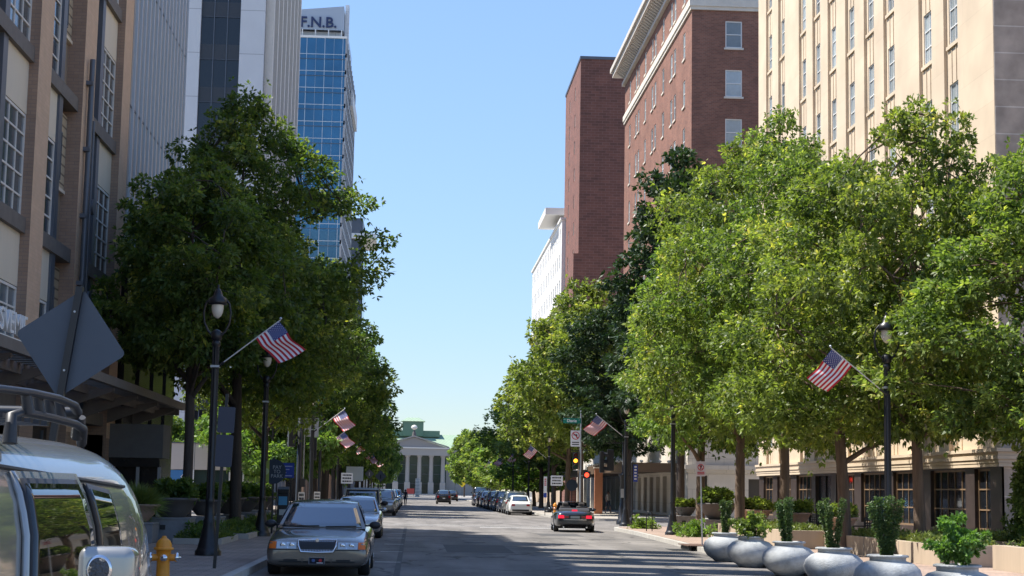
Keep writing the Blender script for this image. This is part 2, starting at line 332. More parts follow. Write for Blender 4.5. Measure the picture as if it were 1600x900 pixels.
# road paint
pm = MB()
for y in (27, 33.2, 40, 46.6, 53, 59.6, 66): pm.box(-.85, -.25, y, y+.1, .005, .009, M['paint_white'])
for y in (120, 127, 134, 141, 148, 155): pm.box(-.9, -.3, y, y+.12, .005, .009, M['paint_white'])
for y in range(120, 240, 7): pm.box(5.9, 6.5, y, y+.12, .005, .009, M['paint_white'])
pm.box(3.2, 8.7, 79.0, 79.45, .005, .009, M['paint_white']); pm.box(-3, 2.6, 105, 105.45, .005, .009, M['paint_white'])
for y in (81.2, 83.6): pm.box(-3, 8.8, y, y+.2, .005, .009, M['paint_white'])
pm.build('road_markings', kind='structure')
pt = MB()
for x0, x1, y0, y1 in ((1.0, 2.9, 47, 53.5), (-.35, -.22, 30, 78), (5.1, 6.8, 66, 69.5), (3.5, 3.62, 108, 190), (-3.1, 9.2, 62.0, 62.5), (0.5, 2.6, 112, 117)): pt.box(x0, x1, y0, y1, .0045, .0065, M['asphalt_patch'])
pt.build('road_patches', kind='structure')
mh2 = MB(); mh2.lathe([(.3, .005), (.3, .011), (.01, .012)], M['black_metal'], 20, (4.6, 90, 0)); mh2.build('manhole_cover', label='round iron manhole cover in the middle of the crossing', cat='manhole cover')
mh = MB(); mh.lathe([(.36, .005), (.36, .012), (.01, .013)], mat('iron', (.05, .05, .05), .6), 20, (2.1, 56, 0)); mh.build('manhole_cover', label='round iron manhole cover set in the carriageway', cat='manhole cover')
# storm drain at the right kerb
dm = MB(); dm.box(8.50, 8.58, 51.2, 52.8, .02, .13, M['ink']); dm.box(8.44, 9.2, 51.0, 53.0, .150, .175, mat('rust', (.12, .07, .05), .8)); dm.box(8.0, 8.5, 51.2, 52.8, .006, .012, M['ink'])
dm.build('storm_drain', label='storm drain inlet with rusty iron lid in the right hand kerb', cat='drain')

# ---------------------------------------------------------------- facades
def wall(mb, fn, U, V, holes, depth, m, mr=None):
    """fn(u,v,d)->xyz, d into the wall. cells outside holes are walled; reveals go depth inwards"""
    us = sorted({0, U, *[h[0] for h in holes], *[h[1] for h in holes]}); vs = sorted({0, V, *[h[2] for h in holes], *[h[3] for h in holes]})
    hs = [(a, b, c, d) for a, b, c, d in holes]
    for i in range(len(us)-1):
        uc = (us[i]+us[i+1])/2; run = None
        col = [h for h in hs if h[0] < uc < h[1]]
        for j in range(len(vs)-1):
            vc = (vs[j]+vs[j+1])/2; solid = not any(h[2] < vc < h[3] for h in col)
            if solid and run is None: run = vs[j]
            if (not solid or j == len(vs)-2) and run is not None:
                e = vs[j] if not solid else vs[j+1]
                mb.quad(fn(us[i], run, 0), fn(us[i+1], run, 0), fn(us[i+1], e, 0), fn(us[i], e, 0), m); run = None
    for a, b, c, d in hs:
        r = mr or m
        mb.quad(fn(a, c, 0), fn(a, d, 0), fn(a, d, depth), fn(a, c, depth), r); mb.quad(fn(b, c, 0), fn(b, d, 0), fn(b, d, depth), fn(b, c, depth), r)
        mb.quad(fn(a, c, 0), fn(b, c, 0), fn(b, c, depth), fn(a, c, depth), r); mb.quad(fn(a, d, 0), fn(b, d, 0), fn(b, d, depth), fn(a, d, depth), r)
def window_mesh(wd, ht, nx, ny, fm, gm, ax, t=.05, sill=None, mid=None):
    """window centred at 0 on u, from v=0..ht. ax: 'L' faces -X, 'R' faces +X, 'F' faces -Y"""
    fn = {'L': lambda u, v, d: (d, u, v), 'R': lambda u, v, d: (-d, u, v), 'F': lambda u, v, d: (u, d, v)}[ax]
    def bx(mb, u0, u1, v0, v1, d0, d1, m): mb.add([fn(u, v, d) for d in (d0, d1) for v in (v0, v1) for u in (u0, u1)], [(0, 2, 3, 1), (4, 5, 7, 6), (0, 1, 5, 4), (2, 6, 7, 3), (0, 4, 6, 2), (1, 3, 7, 5)], m)
    f = MB(); h = wd/2
    bx(f, -h, -h+t, 0, ht, -.04, .03, fm); bx(f, h-t, h, 0, ht, -.04, .03, fm); bx(f, -h+t, h-t, 0, t, -.04, .03, fm); bx(f, -h+t, h-t, ht-t, ht, -.04, .03, fm)
    for i in range(1, nx): u = -h+wd*i/nx; bx(f, u-t*.3, u+t*.3, t, ht-t, -.03, .01, fm)
    for j in range(1, ny): v = ht*j/ny; bx(f, -h+t, h-t, v-t*.35, v+t*.35, -.034, .012, fm)
    g = MB(); g.quad(fn(-h+t, t, 0), fn(h-t, t, 0), fn(h-t, ht-t, 0), fn(-h+t, ht-t, 0), gm)
    s = None
    if sill: s = MB(); bx(s, -h-.1, h+.1, -.14, -.002, -sill, .03, M['trim'])
    return f, g, s
class WinKit:
    def __init__(k, *a, **kw):
        f, g, s = window_mesh(*a, **kw); k.f = f.data('window'); k.g = g.data('pane'); k.s = s.data('sill') if s else None
        for me in (k.f, k.s):
            if me: bm = bmesh.new(); bm.from_mesh(me); bmesh.ops.recalc_face_normals(bm, faces=bm.faces); bm.to_mesh(me); bm.free()
    def put(k, parent, loc, pane=None):
        o = bpy.data.objects.new('window', k.f); COL.objects.link(o); o.parent = parent; o.location = loc
        for nm, me in (('pane', k.g), ('sill', k.s)):
            if me:
                q = bpy.data.objects.new(nm, me); COL.objects.link(q); q.parent = o
        return o

# ---- buff stone office building (right)
bX = 19.0; bY0, bY1, bH = 53.2, 91.3, 36
B = empty('stone_office_building', (bX, bY0, 0), label='buff stone office building with tall window bays and dark storefronts, right of the street', cat='building')
cols = [57.6, 60.6, 65.4, 68.4, 71.5, 74.7, 77.7, 80.6, 85.4, 88.5]
rows = [4.3+3.45*i for i in range(10)]
wm = MB(); holes = [(c-bY0-.56, c-bY0+.56, r-3.4, r-3.4+2.0) for c in cols for r in rows if r < 34]
REC = .13
wall(wm, lambda u, v, d: (REC+d, u, v+3.4), bY1-bY0, bH-3.4, holes, .12, M['beige'])
prev = 0
for c in cols+[None]:
    e = (c-bY0-.78) if c else bY1-bY0
    wm.box(0, REC+.02, prev, e, 3.4, bH, M['beige'])
    prev = e+1.56 if c else 0
for c in cols:      # spandrel ribs and sills
    for r in rows:
        if r < 34:
            wm.box(REC-.08, REC+.05, c-bY0-.7, c-bY0+.7, r-.14, r, M['beige'])
            wm.box(REC-.03, REC+.01, c-bY0-.27, c-bY0-.22, r-1.42, r-.15, M['beige']); wm.box(REC-.03, REC+.01, c-bY0+.22, c-bY0+.27, r-1.42, r-.15, M['beige'])
# groove in the wide pier
wm.box(.42, 26, 0.02, bY1-bY0, 3.4, bH-.02, M['beige']) if False else None
wm.build('wall', B)
sm = MB()
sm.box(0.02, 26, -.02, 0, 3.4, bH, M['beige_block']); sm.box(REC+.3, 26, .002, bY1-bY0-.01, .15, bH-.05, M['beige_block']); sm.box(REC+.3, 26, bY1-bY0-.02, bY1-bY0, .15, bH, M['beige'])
sm.build('side_wall', B)
lm = MB()
for i, (z, p) in enumerate(((3.36, .20), (3.24, .14), (3.12, .16), (3.0, .12), (2.88, .1))):
    lm.box(-p, REC+.28, -p-.02, bY1-bY0+.05, z-.075, z+.04, M['beige']); lm.box(REC+.28, 26, -p-.02, -.021, z-.075, z+.04, M['beige'])
lm.build('ledge', B)
gm = MB(); dkstone = mat('dark_marble', (.055, .04, .036), .3, noise=.3, scale=2)
shops = [(1.1, 2), (3.6, 5), (8.4, 5), (13.2, 5), (18.2, 4), (26.0, 4), (30.4, 4), (34.6, 3)]
sh_holes = [(a, a+n*.78, .55, 2.6) for a, n in shops]+[(22.2, 25.2, 0, 2.55)]
wall(gm, lambda u, v, d: (.03+d, u, v+.15), bY1-bY0, 2.72, sh_holes, .25, dkstone)
gm.box(.1, 26, -.015, .0, .15, 2.87, M['beige_block'])
gm.build('plinth', B)
for a, n in shops:
    k = WinKit(n*.78, 2.05, n, 3, mat('bronze', (.30, .20, .12), .5, .2), M['dark_glass'], 'L', t=.07)
    k.put(B, (.2, a+n*.39, .7))
dr = MB(); dr.box(.2, .26, 22.2, 25.2, .15, 2.7, M['black_stone']); dr.box(.14, .2, 23.67, 23.73, .15, 2.7, M['black_metal']); dr.build('entrance_door', B)
k = WinKit(1.12, 2.0, 2, 3, M['white_paint'], M['blind_glass'], 'L', t=.05)
for c in cols:
    for r in rows[:8]: k.put(B, (REC+.08, c-bY0, r))

# ---- red brick hotel
hX, hY0, hY1, hH = 19.0, 114.3, 152.2, 41.0
Hh = empty('brick_hotel', (hX, hY0, 0), label='tall red brick hotel with bracketed stone cornice and pale limestone base', cat='building')
sing = [117.7, 128.0, 138.3, 148.5]; pair = [122.9, 133.2, 143.4]
wy = sing+[p+d for p in pair for d in (-.85, .85)]
rws = [8.4+3.55*i for i in range(8)]+[37.35]
hm = MB(); holes = [(y-hY0-.5, y-hY0+.5, r-8.3, r-8.3+1.95) for y in wy for r in rws]
wall(hm, lambda u, v, d: (d, u, v+8.3), hY1-hY0, hH-8.3, holes, .2, M['hotel_brick'])
hm.box(.3, 24, hY1-hY0-.1, hY1-hY0, .15, hH, M['hotel_brick'])
hm.build('wall', Hh)
hs = MB(); srows = [8.45+3.55*i for i in range(8)]
wall(hs, lambda u, v, d: (u, d, v+8.3), 24, hH-8.3, [(2.4, 3.6, r-8.3, r-8.3+1.95) for r in srows]+[(9.4, 10.6, r-8.3, r-8.3+1.95) for r in srows[:0]], .2, M['hotel_brick'])
hs.build('side_wall', Hh)
hr = MB(); hr.box(.25, 24, .25, hY1-hY0-.2, hH-.4, hH-.1, M['cornice']); hr.build('roof', Hh)
hb = MB()
hb.box(-.12, 24, -.12, hY1-hY0, 36.0, 36.25, M['trim']); hb.box(-.2, 24, -.2, hY1-hY0, 36.25, 36.75, M['trim']); hb.box(-.08, 24, -.08, hY1-hY0, 36.75, 37.0, M['trim'])
hb.build('belt_course', Hh)
hc = MB(); hc.box(-.3, 24, -.3, hY1-hY0+.3, 39.75, 40.05, M['cornice']); hc.box(-1.1, 24, -1.1, hY1-hY0+1.1, 40.75, 41.2, M['cornice']); hc.box(-1.3, 24, -1.3, hY1-hY0+1.3, 41.2, 41.6, M['cornice'])
hc.build('cornice', Hh)
for i in range(52):
    if i*.72 < hY1-hY0:
        if i == 0:
            bk = MB(); bk.prism([(0, 0), (-.9, .62), (-.9, .7), (0, .7)], lambda u, v, w: (u, w, v), .3, M['cornice']); b0 = bk.build('bracket', Hh, loc=(-.01, .1, 40.06))
        else: b = b0.copy(); COL.objects.link(b); b.location = (-.01, .1+i*.72, 40.06)
base = MB(); bholes = [(2.0, 4.2, 0, 2.6), (5.0, 7.2, .3, 3.0)]+[(a, a+2.0, .2, 2.9) for a in (9.5, 13, 16.5, 20, 23.5, 27, 30.5)]+[(a, a+1.3, 5.0, 7.2) for a in (3, 7.6, 12, 16, 20, 24, 28, 32)]
wall(base, lambda u, v, d: (-.15+d, u, v+.15), hY1-hY0, 8.1, bholes, .35, M['limestone'])
wall(base, lambda u, v, d: (u-.15, -.15+d, v+.15), 24.15, 8.1, [(.9, 1.35, .8, 2.9), (4.2, 8.5, 0, 2.7), (2.6, 4.2, 4.8, 7.0), (10, 14, .4, 2.9)], .3, M['limestone'])
base.box(-.4, 24, -.4, hY1-hY0, 3.45, 3.75, M['limestone']); base.box(-.28, 24, -.28, hY1-hY0, 3.25, 3.45, M['limestone']); base.box(-.3, 24, -.3, hY1-hY0, 8.05, 8.35, M['trim'])
base.build('stone_base', Hh)
gl = MB(); gl.box(.15, .2, .3, hY1-hY0-.2, .2, 8, M['dark_glass']); gl.box(.2, 24, .12, .18, .2, 8, mat('shop_dark', (.05, .045, .04), .4)); gl.build('ground_floor_glazing', Hh)
kf = WinKit(1.0, 1.95, 1, 2, M['white_paint'], M['blind_glass'], 'L', t=.08, sill=.16)
ks = WinKit(1.2, 1.95, 1, 2, M['white_paint'], M['blind_glass'], 'F', t=.08, sill=.16)
for y in wy:
    for r in rws: kf.put(Hh, (.08, y-hY0, r))
for r in srows: ks.put(Hh, (3.0, .08, r))
aw = MB(); brz = mat('awning_bronze', (.16, .11, .075), .5, .3)
aw.box(-4.2, 0, 3.0, 27, 3.35, 3.75, brz); aw.box(-4.3, -4.2, 2.9, 27.1, 3.25, 3.9, brz); aw.box(-4.2, 0, 2.9, 3.0, 3.25, 3.9, brz)
ao = aw.build('awning', Hh)
bme = MB().lathe([(.02, 0), (.13, .06), (.13, .14), (.02, .2)], M['lens'], 8).data('awning_lamp')
for p_ in [(-4.25, 3.2+i*1.75, 3.9) for i in range(14)]+[(-3.6+i*.65, 2.95, 3.9) for i in range(6)]:
    b = bpy.data.objects.new('awning_lamp', bme); COL.objects.link(b); b.parent = ao; b.location = p_

# ---- narrow brick tower behind
T = empty('brick_tower', (19, 195.5, 0), label='plain dark red brick tower with a blank side wall, behind the hotel', cat='building')
tm = MB(); th = [(c, c+.9, r, r+1.7) for c in (6.5, 13.5) for r in [16+3.4*i for i in range(11)]]
wall(tm, lambda u, v, d: (d, u, v+.15), 20, 53.6, th, .25, M['tower_brick'])
tm.box(.3, 15, 19.9, 20, .15, 53.7, M['tower_brick']); tm.box(0, 15, 0, .1, .15, 53.75, M['tower_brick']); tm.box(-.1, 15, -.1, 20, 53.75, 54.1, M['slate_metal']); tm.box(14.9, 15, 0, 20, .15, 53.7, M['tower_brick'])
tm.box(-.6, .0, -.02, 3.5, .15, 30, M['tower_brick'])
tm.build('wall', T)
tm = MB(); tm.box(.3, 14.8, .3, 19.8, .2, 53.2, mat('interior_dark', (.03, .03, .03), .9)); tm.build('core', T)
kt = WinKit(.9, 1.7, 1, 2, M['white_paint'], M['blind_glass'], 'L', t=.07)
for c, c2, r, r2 in th: kt.put(T, (.1, (c+c2)/2, r+.15))
rb = MB(); rb.box(1, 1.5, 16, 16.5, 54.1, 55.0, M['steel']); rb.build('vent', T)

# ---- white building with slab roof
W = empty('white_apartment_building', (19, 213, 0), label='white mid-rise building with rows of small windows and projecting roof slab, far right side', cat='building')
wmb = MB(); wh = [(2+i*3.1, 3.3+i*3.1, r, r+1.9) for i in range(17) for r in (34.2, 30.8, 27.4)]
wall(wmb, lambda u, v, d: (-.5+d, u, v+26), 54, 11, [(a, b, r-26, r2-26) for a, b, r, r2 in wh], .25, M['white_paint'])
wmb.box(-.5, 18, -.05, 0, 26, 37, M['white_paint'])
wmb.box(0, 18, .1, 54, .15, 26, mat('tan_upper', (.42, .33, .25), .8)); wmb.box(-.7, 18, -.2, 54, 36.9, 37.2, M['white_paint']); wmb.box(-.8, 18, -.1, 54, 25.8, 26.1, M['cornice'])
wmb.box(-.1, 18, .3, 53.7, 26.2, 36.8, M['slate_metal']); wmb.build('wall', W)
kw = WinKit(1.3, 1.9, 2, 1, M['white_paint'], M['glass'], 'L', t=.08)
for a, b, r, r2 in wh: kw.put(W, (-.38, (a+b)/2, r))
pe = MB(); pe.box(.5, 14, 5, 20, 37.2, 38.3, M['white_panel']); pe.box(1.0, 14, 12, 24, 37.2, 38.4, M['white_panel']); pe.box(-.4, 12, 5.2, 16, 32.5, 37.8, M['fin']) ; pe.build('penthouse', W)
rs = MB(); rs.box(-2.3, 8, 5, 18, 38.4, 39.3, M['white_paint']); rs.build('roof_slab', W)

# ---- courthouse-like concert hall at the end of the street
A = empty('columned_hall', (0, 520, 0), label='neoclassical hall with stone columns, pediment and green copper roof at the end of the street', cat='building')
ST = M['stone_court']
m = MB(); m.box(-26, 26, 3.0, 40, 0, 13.5, ST); m.box(-10.6, 10.6, -1, 3, 0, .5, ST); m.build('wall', A)
m = MB(); m.box(-10.2, 10.2, 2.0, 2.9, .5, 12.3, M['green_glass'])
for i in range(5):
    for zz in (3.5, 6.5, 9.3): m.box(-9.1+i*3.66+.8, -9.1+i*3.66+2.86, 1.9, 2.0, zz, zz+.15, M['slate_metal'])
m.build('glass_wall', A)
for i in range(6):
    x = -9.15+i*3.66
    cm = MB(); cm.box(-.87, .87, -.87, .87, .5, 4.0, ST); cm.lathe([(.74, 4.0), (.68, 4.4), (.66, 7), (.6, 11.6), (.72, 11.8), (.8, 12.0)], ST, 16); cm.box(-.82, .82, -.82, .82, 12.0, 12.3, ST)
    cm.build('column', A, loc=(x, 0, 0))
m = MB(); m.box(-10.6, 10.6, -1, 3, 12.3, 14.4, ST); m.box(-10.9, 10.9, -1.3, 3, 14.4, 14.8, M['white_concrete']); m.box(-26, 26, 2.6, 3.2, 12.4, 13.6, ST); m.build('entablature', A)
m = MB(); m.prism([(-10.3, 14.8), (10.3, 14.8), (0, 17.9)], lambda u, v, w: (u, -.8+w, v), 3.5, mat('pediment_stone', (.30, .28, .26), .8))
m.prism([(-11, 14.8), (-11, 15.1), (0, 18.4), (11, 15.1), (11, 14.8), (0, 18.0)], lambda u, v, w: (u, -1.4+w, v), 4.2, ST); m.build('pediment', A)
m = MB(); m.lathe([(.7, 18.2), (.55, 19), (.2, 20.2)], M['pot_dark'], 10, (0, -.6, 0)); m.lathe([(.1, 20.1), (.8, 20.5), (1.0, 20.9), (.75, 21.4), (.1, 21.7)], M['white_concrete'], 12, (0, -.6, 0)); m.build('finial', A)
m = MB(); m.add([(-27, 2, 14.6), (27, 2, 14.6), (23, 12, 19.2), (-23, 12, 19.2), (-27, 40, 14.6), (27, 40, 14.6)], [(0, 1, 2, 3), (3, 2, 5, 4), (1, 5, 2), (0, 3, 4)], M['copper']); m.box(-27, 27, 2, 40, 13.6, 14.6, ST); m.build('roof', A)
m = MB(); m.box(-8.5, 8.5, 9, 16, 18.4, 20.3, M['copper_plain']); m.box(-3.3, 3.3, 8.6, 15, 18.6, 23.2, M['copper_plain']); m.add([(-3.8, 8.2, 23.2), (3.8, 8.2, 23.2), (3.8, 15.4, 23.2), (-3.8, 15.4, 23.2), (-1.8, 10.5, 24.4), (1.8, 10.5, 24.4), (1.8, 13, 24.4), (-1.8, 13, 24.4)], [(0, 1, 5, 4), (1, 2, 6, 5), (2, 3, 7, 6), (3, 0, 4, 7), (4, 5, 6, 7)], M['copper']); m.build('cupola', A, loc=(-.4, 0, 0))
st = MB()
for i in range(4): st.box(-14, 14, -6+i*1.2, -1, .01+i*.12, .01+(i+1)*.12, ST)
st.build('steps', A)

# ---- FNB office tower
N = empty('glass_office_tower', (-14.4, 300, 0), label='blue glass office tower with large dark initials on its pale crown', cat='building')
m = MB(); m.box(-24, 0, 0, 49, .15, 84, M['blue_glass']); m.build('glazing', N)
m = MB()
for i in range(1, 26):
    z = 84-i*3.15
    m.box(-24.05, .06, -.1, -.002, z-.06, z+.06, M['alum']); m.box(-24.05, .04, -.12, -.002, z-.95, z-.85, M['slate_metal']); m.box(.002, .3, 0, 45, z-.5, z+.25, M['fin'])
for i in range(15): w_ = .10 if i % 2 == 0 else .04; m.box(-.4-i*1.65-w_, -.4-i*1.65, -.12, -.003, .15, 84, M['alum'])
for i in range(12): m.box(.002, .35, i*4, i*4+.25, .15, 84, M['fin'])
m.build('mullion_grid', N)
m = MB(); m.add([(-24, .6, 85.6), (-.5, .6, 85.6), (-.5, 38, 85.6), (-24, 38, 85.6), (-24, .6, 87.7), (-.5, .6, 90.2), (-.5, 38, 90.2), (-24, 38, 87.7)], [(0, 1, 5, 4), (1, 2, 6, 5), (2, 3, 7, 6), (3, 0, 4, 7), (4, 5, 6, 7)], mat('crown_panel', (.38, .44, .52), .4))
m.box(-23, -1, 2, 36, 84, 85.6, M['white_panel']); m.box(-24.2, .2, -.2, 45, 83.9, 84.3, M['white_paint'])
for i in range(10): m.box(-.9-i*2.4, -.7-i*2.4, .3, .5, 84.3, 85.6, M['white_paint'])
m.build('crown', N)
m = MB(); m.box(-.4, .3, 4, 6, 84, 91.5, M['white_panel']); m.box(-.3, .8, 20, 44, 76, 79, M['white_panel']); m.build('side_fin', N)
text_obj('lettering', 'F.N.B.', 2.75, M['letter_navy'], N, (-5.1, .45, 86.9), ext=.12, bold=.05)
# ---- far block
Q = empty('far_office_block', (-13.5, 395, 0), label='narrow dark office block with white roof slab beyond the glass tower', cat='building')
m = MB(); m.box(-15, 0, 0, 20, .15, 66, M['slate_metal']); m.box(-15, 3.2, -1, 20, 61, 62.2, M['white_paint']); m.box(0, .3, 2, 18, 30, 60, M['dark_glass']); m.build('wall', Q)

# ---- white and dark bank tower
K = empty('bank_tower', (-14.63, 150, 0), label='white panelled high-rise with dark glass bands and vertical fins, left of the street', cat='building')
KH = 66
m = MB()
for a, b in ((-7.15, -5.8), (-2.2, 0), (-24.0, -11.5)): m.box(a, b, -.3, .5, .15, KH, M['white_panel'])
m.box(-24, -.6, .5, 35, .15, KH, M['white_panel']); m.build('wall', K)
m = MB()
for a, b in ((-5.8, -2.2), (-11.5, -7.15)): m.box(a, b, .1, .49, .16, KH-.1, M['dark_glass'])
lit = mat('lit_ceiling', (.5, .4, .2), .5, emit=(1, .75, .4), estr=.5)
m.build('glass_band', K)
m = MB(); bandm = mat('dark_spandrel', (.035, .038, .045), .35)
for i in range(17):
    z = KH-i*4.0
    for a, b in ((-5.8, -2.2), (-11.5, -7.15)): m.box(a, b, .04, .099, z-1.5, z-.1, bandm); m.box(a, b, -.0, .03, z-1.54, z-1.5, M['slate_metal'])
for x in (-4.6, -3.4, -8.6, -10.05): m.box(x-.04, x+.04, -.06, .098, .2, KH-.2, M['slate_metal'])
m.box(-5.6, -4.7, .06, .098, 37.0, 37.12, lit); m.box(-5.7, -5.0, .06, .098, 29.0, 29.12, lit); m.box(-3.3, -2.4, .06, .098, 33.0, 33.1, lit)
m.build('spandrels', K)
m = MB(); m.box(-.6, 0.0, .5, 35, .2, KH, M['fin_dark'])
for i in range(8): m.box(0.001, .75, .9+i*4.6, 1.6+i*4.6, .2, KH, M['white_concrete'])
m.build('side_fins', K)

# ---- brown brick and cream building (left, nearest)
LX = -10.0; G = empty('brown_brick_building', (LX, 10, 0), label='tan brick building with cream panels, gridded windows and slatted canopy, at the left edge', cat='building')
LH = 23.0
m = MB()
pils = [(12.0, 13.5), (18.6, 20.1), (24.8, 26.3), (30.9, 32.4), (36.9, 38.4), (43.0, 44.5), (48.7, 50.4), (55.0, 56.5)]
for a, b in pils:
    m.box(0-.001, .001, a-10, b-10, 3.2, LH, M['tan_brick']); m.box(-.9, -.002, a-10, b-10, .15, LH, M['shaded_brick'])
m.build('pilaster_wall', G)
m = MB(); m.box(-30, -.9, 0, 46.4, .15, LH, M['brown_panel']); m.build('core_wall', G)
bays = [(38.4, 43.0, 'r'), (44.5, 48.7, 'l'), (50.4, 55.0, 'r'), (32.4, 36.9, 'l'), (26.3, 30.9, 'r')]
wins = []
for a, b, s_ in bays:
    m = MB(); m2 = MB(); m4 = MB()
    wl = 2.5
    if s_ == 'r': w0, w1, p0, p1, s0, s1 = b-wl, b, b-wl-.45, b-wl, a, b-wl-.45
    else: w0, w1, p0, p1, s0, s1 = a, a+wl-.5, a+wl-.5, a+wl-.05, a+wl-.05, b
    a_, b_, = w0-10, w1-10
    for k in range(6):
        z = 4.0+k*4.5               # window bottom
        m.box(-.45, -.25, a_, b_, z+2.7, z+4.1, M['cream_panel'])
        MB().box(-.5, -.12, a-10, b-10, z-.42, z-.02, M['beam']).build('sill_beam', G)
        wins.append(((w0+w1)/2-10, z, w1-w0))
        m2.box(-.62, -.5, s0-10, s1-10, z-.4, z+1.6, M['brown_panel']); m2.box(-.62, -.42, s0-10, s1-10, z+1.7, z+3.9, M['siding'])
        m2.box(-.62, -.38, s0-10, s1-10, z+1.6, z+1.7, M['cream_panel'])
        c = (s0+s1)/2-10; m4.box(-.6, -.36, c-.35, c+.1, z+1.9, z+3.3, M['slate_metal']); m4.box(-.36, -.35, c-.3, c+.05, z+1.95, z+3.25, M['blue_glass'])
    m.box(-.7, -.18, p0-10, p1-10, 3.4, LH, M['slate_metal'])
    m.build('cream_bay', G); m2.build('siding_bay', G); m4.build('narrow_windows', G)
gk = {}
for y, z, w_ in wins:
    key = round(w_, 2)
    if key not in gk: gk[key] = WinKit(w_, 2.68, 3 if w_ > 2.2 else 2, 5, M['white_concrete'], M['glass'], 'R', t=.07)
    gk[key].put(G, (-.3, y, z))
m = MB(); m.tube([(.14, 39.2, 4.5), (.14, 39.2, 8), (.14, 39.2, 14.3)], .085, M['slate_metal'], 8)
for z in (5.5, 7.5, 9.5, 11.5, 13.5): m.box(0, .2, 39.05, 39.35, z, z+.12, M['slate_metal'])
m.tube([(.1, 40.0, 6), (.1, 40.0, 12.6)], .05, M['slate_metal'], 6)
for z in (7.2, 10.0): m.tube([(.02, 40.2, z), (.2, 40.2, z)], .25, M['slate_metal'], 10)
m.build('drainpipe', G)
m = MB(); m.box(-.8, -.55, 10, 46, .15, 3.3, M['black_stone'])
for y in (12, 17, 22, 27, 33, 39, 45): m.box(-.56, -.1, y, y+.5, .15, 3.3, M['shaded_brick'])
for y in range(10, 46, 2): m.box(-.55, -.5, y, y+.06, .15, 3.2, M['slate_metal'])
m.build('shopfront', G)
cn = empty('canopy', (0, 0, 0)); cn.parent = G
m = MB(); cm_ = mat('canopy_slat', (.19, .18, .165), .6)
for i in range(64): y = 8+i*.66; m.box(.02, 1.65, y, y+.34, 4.45, 4.52, cm_)
m.build('slat_deck', cn)
m = MB(); m.box(1.65, 1.82, 8, 50.2, 4.38, 4.62, M['beam']); m.box(.02, .12, 8, 50.2, 4.15, 4.45, M['beam']); m.box(.8, .92, 8, 50.2, 4.2, 4.45, M['beam']); m.box(-.3, 1.6, 50.0, 50.2, 4.2, 4.45, M['beam'])
for y in range(9, 50, 4): m.prism([(0, 3.7), (0, 4.2), (1.6, 4.4), (1.6, 4.3)], lambda u, v, w: (u, y+w, v), .14, M['beam'])
m.build('canopy_frame', cn)
m = MB(); m.box(1.7, 1.72, 17, 26.5, 4.62, 4.68, M['white_paint']); m.build('sign_rail', G)
text_obj('sign_letters', 'SVEMIF', .66, M['white_paint'], G, (1.76, 24.35, 4.93), rot=(rad(90), 0, rad(90)), ext=.04, sx=1.15)

# ---- metal finned building
H2 = empty('finned_office_building', (LX, 56.6, 0), label='grey office block clad in close vertical metal fins over black piers, left side', cat='building')
FH = 22.4; FL = 12.9
m = MB(); m.box(-30, -.42, 0, FL, .15, FH, M['fin_dark']); m.build('wall', H2)
m = MB(); n_ = 15
for i in range(n_):
    y = .05+i*FL/n_; m.box(-.42, -.02, y+.06, y+FL/n_-.10, 9.6, FH, M['fin']); m.box(-.02, .06, y+.32, y+.42, 9.6, FH, M['alum'])
m.build('fins', H2)
m = MB()
for zz in (14.6, 19.6): m.box(-.41, .0, 0, FL, zz, zz+.07, M['slate_metal'])
m.build('joint_lines', H2)
m = MB()
for i in range(4): m.box(-.4, .15, .3+i*3.2, 2.6+i*3.2, .15, 9.55, M['black_stone'])
m.build('piers', H2)
m = MB()
for i in range(4): m.box(-.38, -.1, 2.65+i*3.2, 3.0+i*3.2, .15, 9.5, M['green_glass']); m.box(-.1, .02, 3.0+i*3.2, 3.2+i*3.2, .15, 9.5, M['alum'])
m.build('glass_slits', H2)
m = MB(); gp = mat('grey_render', (.14, .14, .14), .8, noise=.1)
m.box(-.3, 1.75, -1, .6, 2.6, 3.7, gp); m.box(-.2, 1.65, -.9, .5, 2.3, 2.6, M['black_stone']); m.box(-.25, 1.6, -.4, .2, .15, 2.3, M['black_stone']); m.box(-.72, -.35, -1.02, -.7, .15, 3.3, M['tan_brick'])
for x in (.1, .9, 1.6): m.box(x, x+.1, -.92, -.82, .15, 2.3, M['fin'])
m.build('entrance_volume', H2)

# ---- pavilion kiosk on the plaza
V = empty('plaza_pavilion', (-13.2, 90, 0), label='low cream pavilion with blue mural panel at the edge of the plaza', cat='pavilion')
V.location = (-15.3, 106, 0)
k_ = 106/90
m = MB(); m.box(0, 4.7, 0, 8, 2.72, 4.35, mat('pav_panel', (.55, .48, .42), .7)); m.box(-.05, 4.75, -.05, 8, 4.35, 4.42, M['slate_metal'])
for x in (1.56,): m.box(x, x+.03, -.012, -.001, 2.75, 4.34, M['slate_metal'])
m.build('fascia', V)
m = MB(); m.box(.1, 4.6, .3, 7.6, .15, 2.7, M['green_glass']); m.build('glass_wall', V)
m = MB()
for x in (0, 1.48, 3.75, 4.6): m.box(x, x+.09, .0, .12, .15, 2.72, M['white_paint'])
m.build('posts', V)
mu = MB(); mu.box(.1, 1.46, .02, .1, .15, 2.68, mat('mural_blue', (.05, .19, .42), .5)); mo = mu.build('mural_panel', V)
def dia(mb, cx, cz, r, y, m_): mb.prism([(cx-r, cz), (cx, cz-r), (cx+r, cz), (cx, cz+r)], lambda u, v, w: (u, y+w, v), .008, m_)
d = MB(); dia(d, 1.08, 2.28, .34, .008, M['white_paint']); dia(d, 1.08, 2.42, .14, -.002, M['red']); dia(d, .94, 2.28, .14, -.002, M['letter_navy']); dia(d, 1.22, 2.28, .14, -.002, mat('mural_orange', (.75, .25, .03), .5)); 
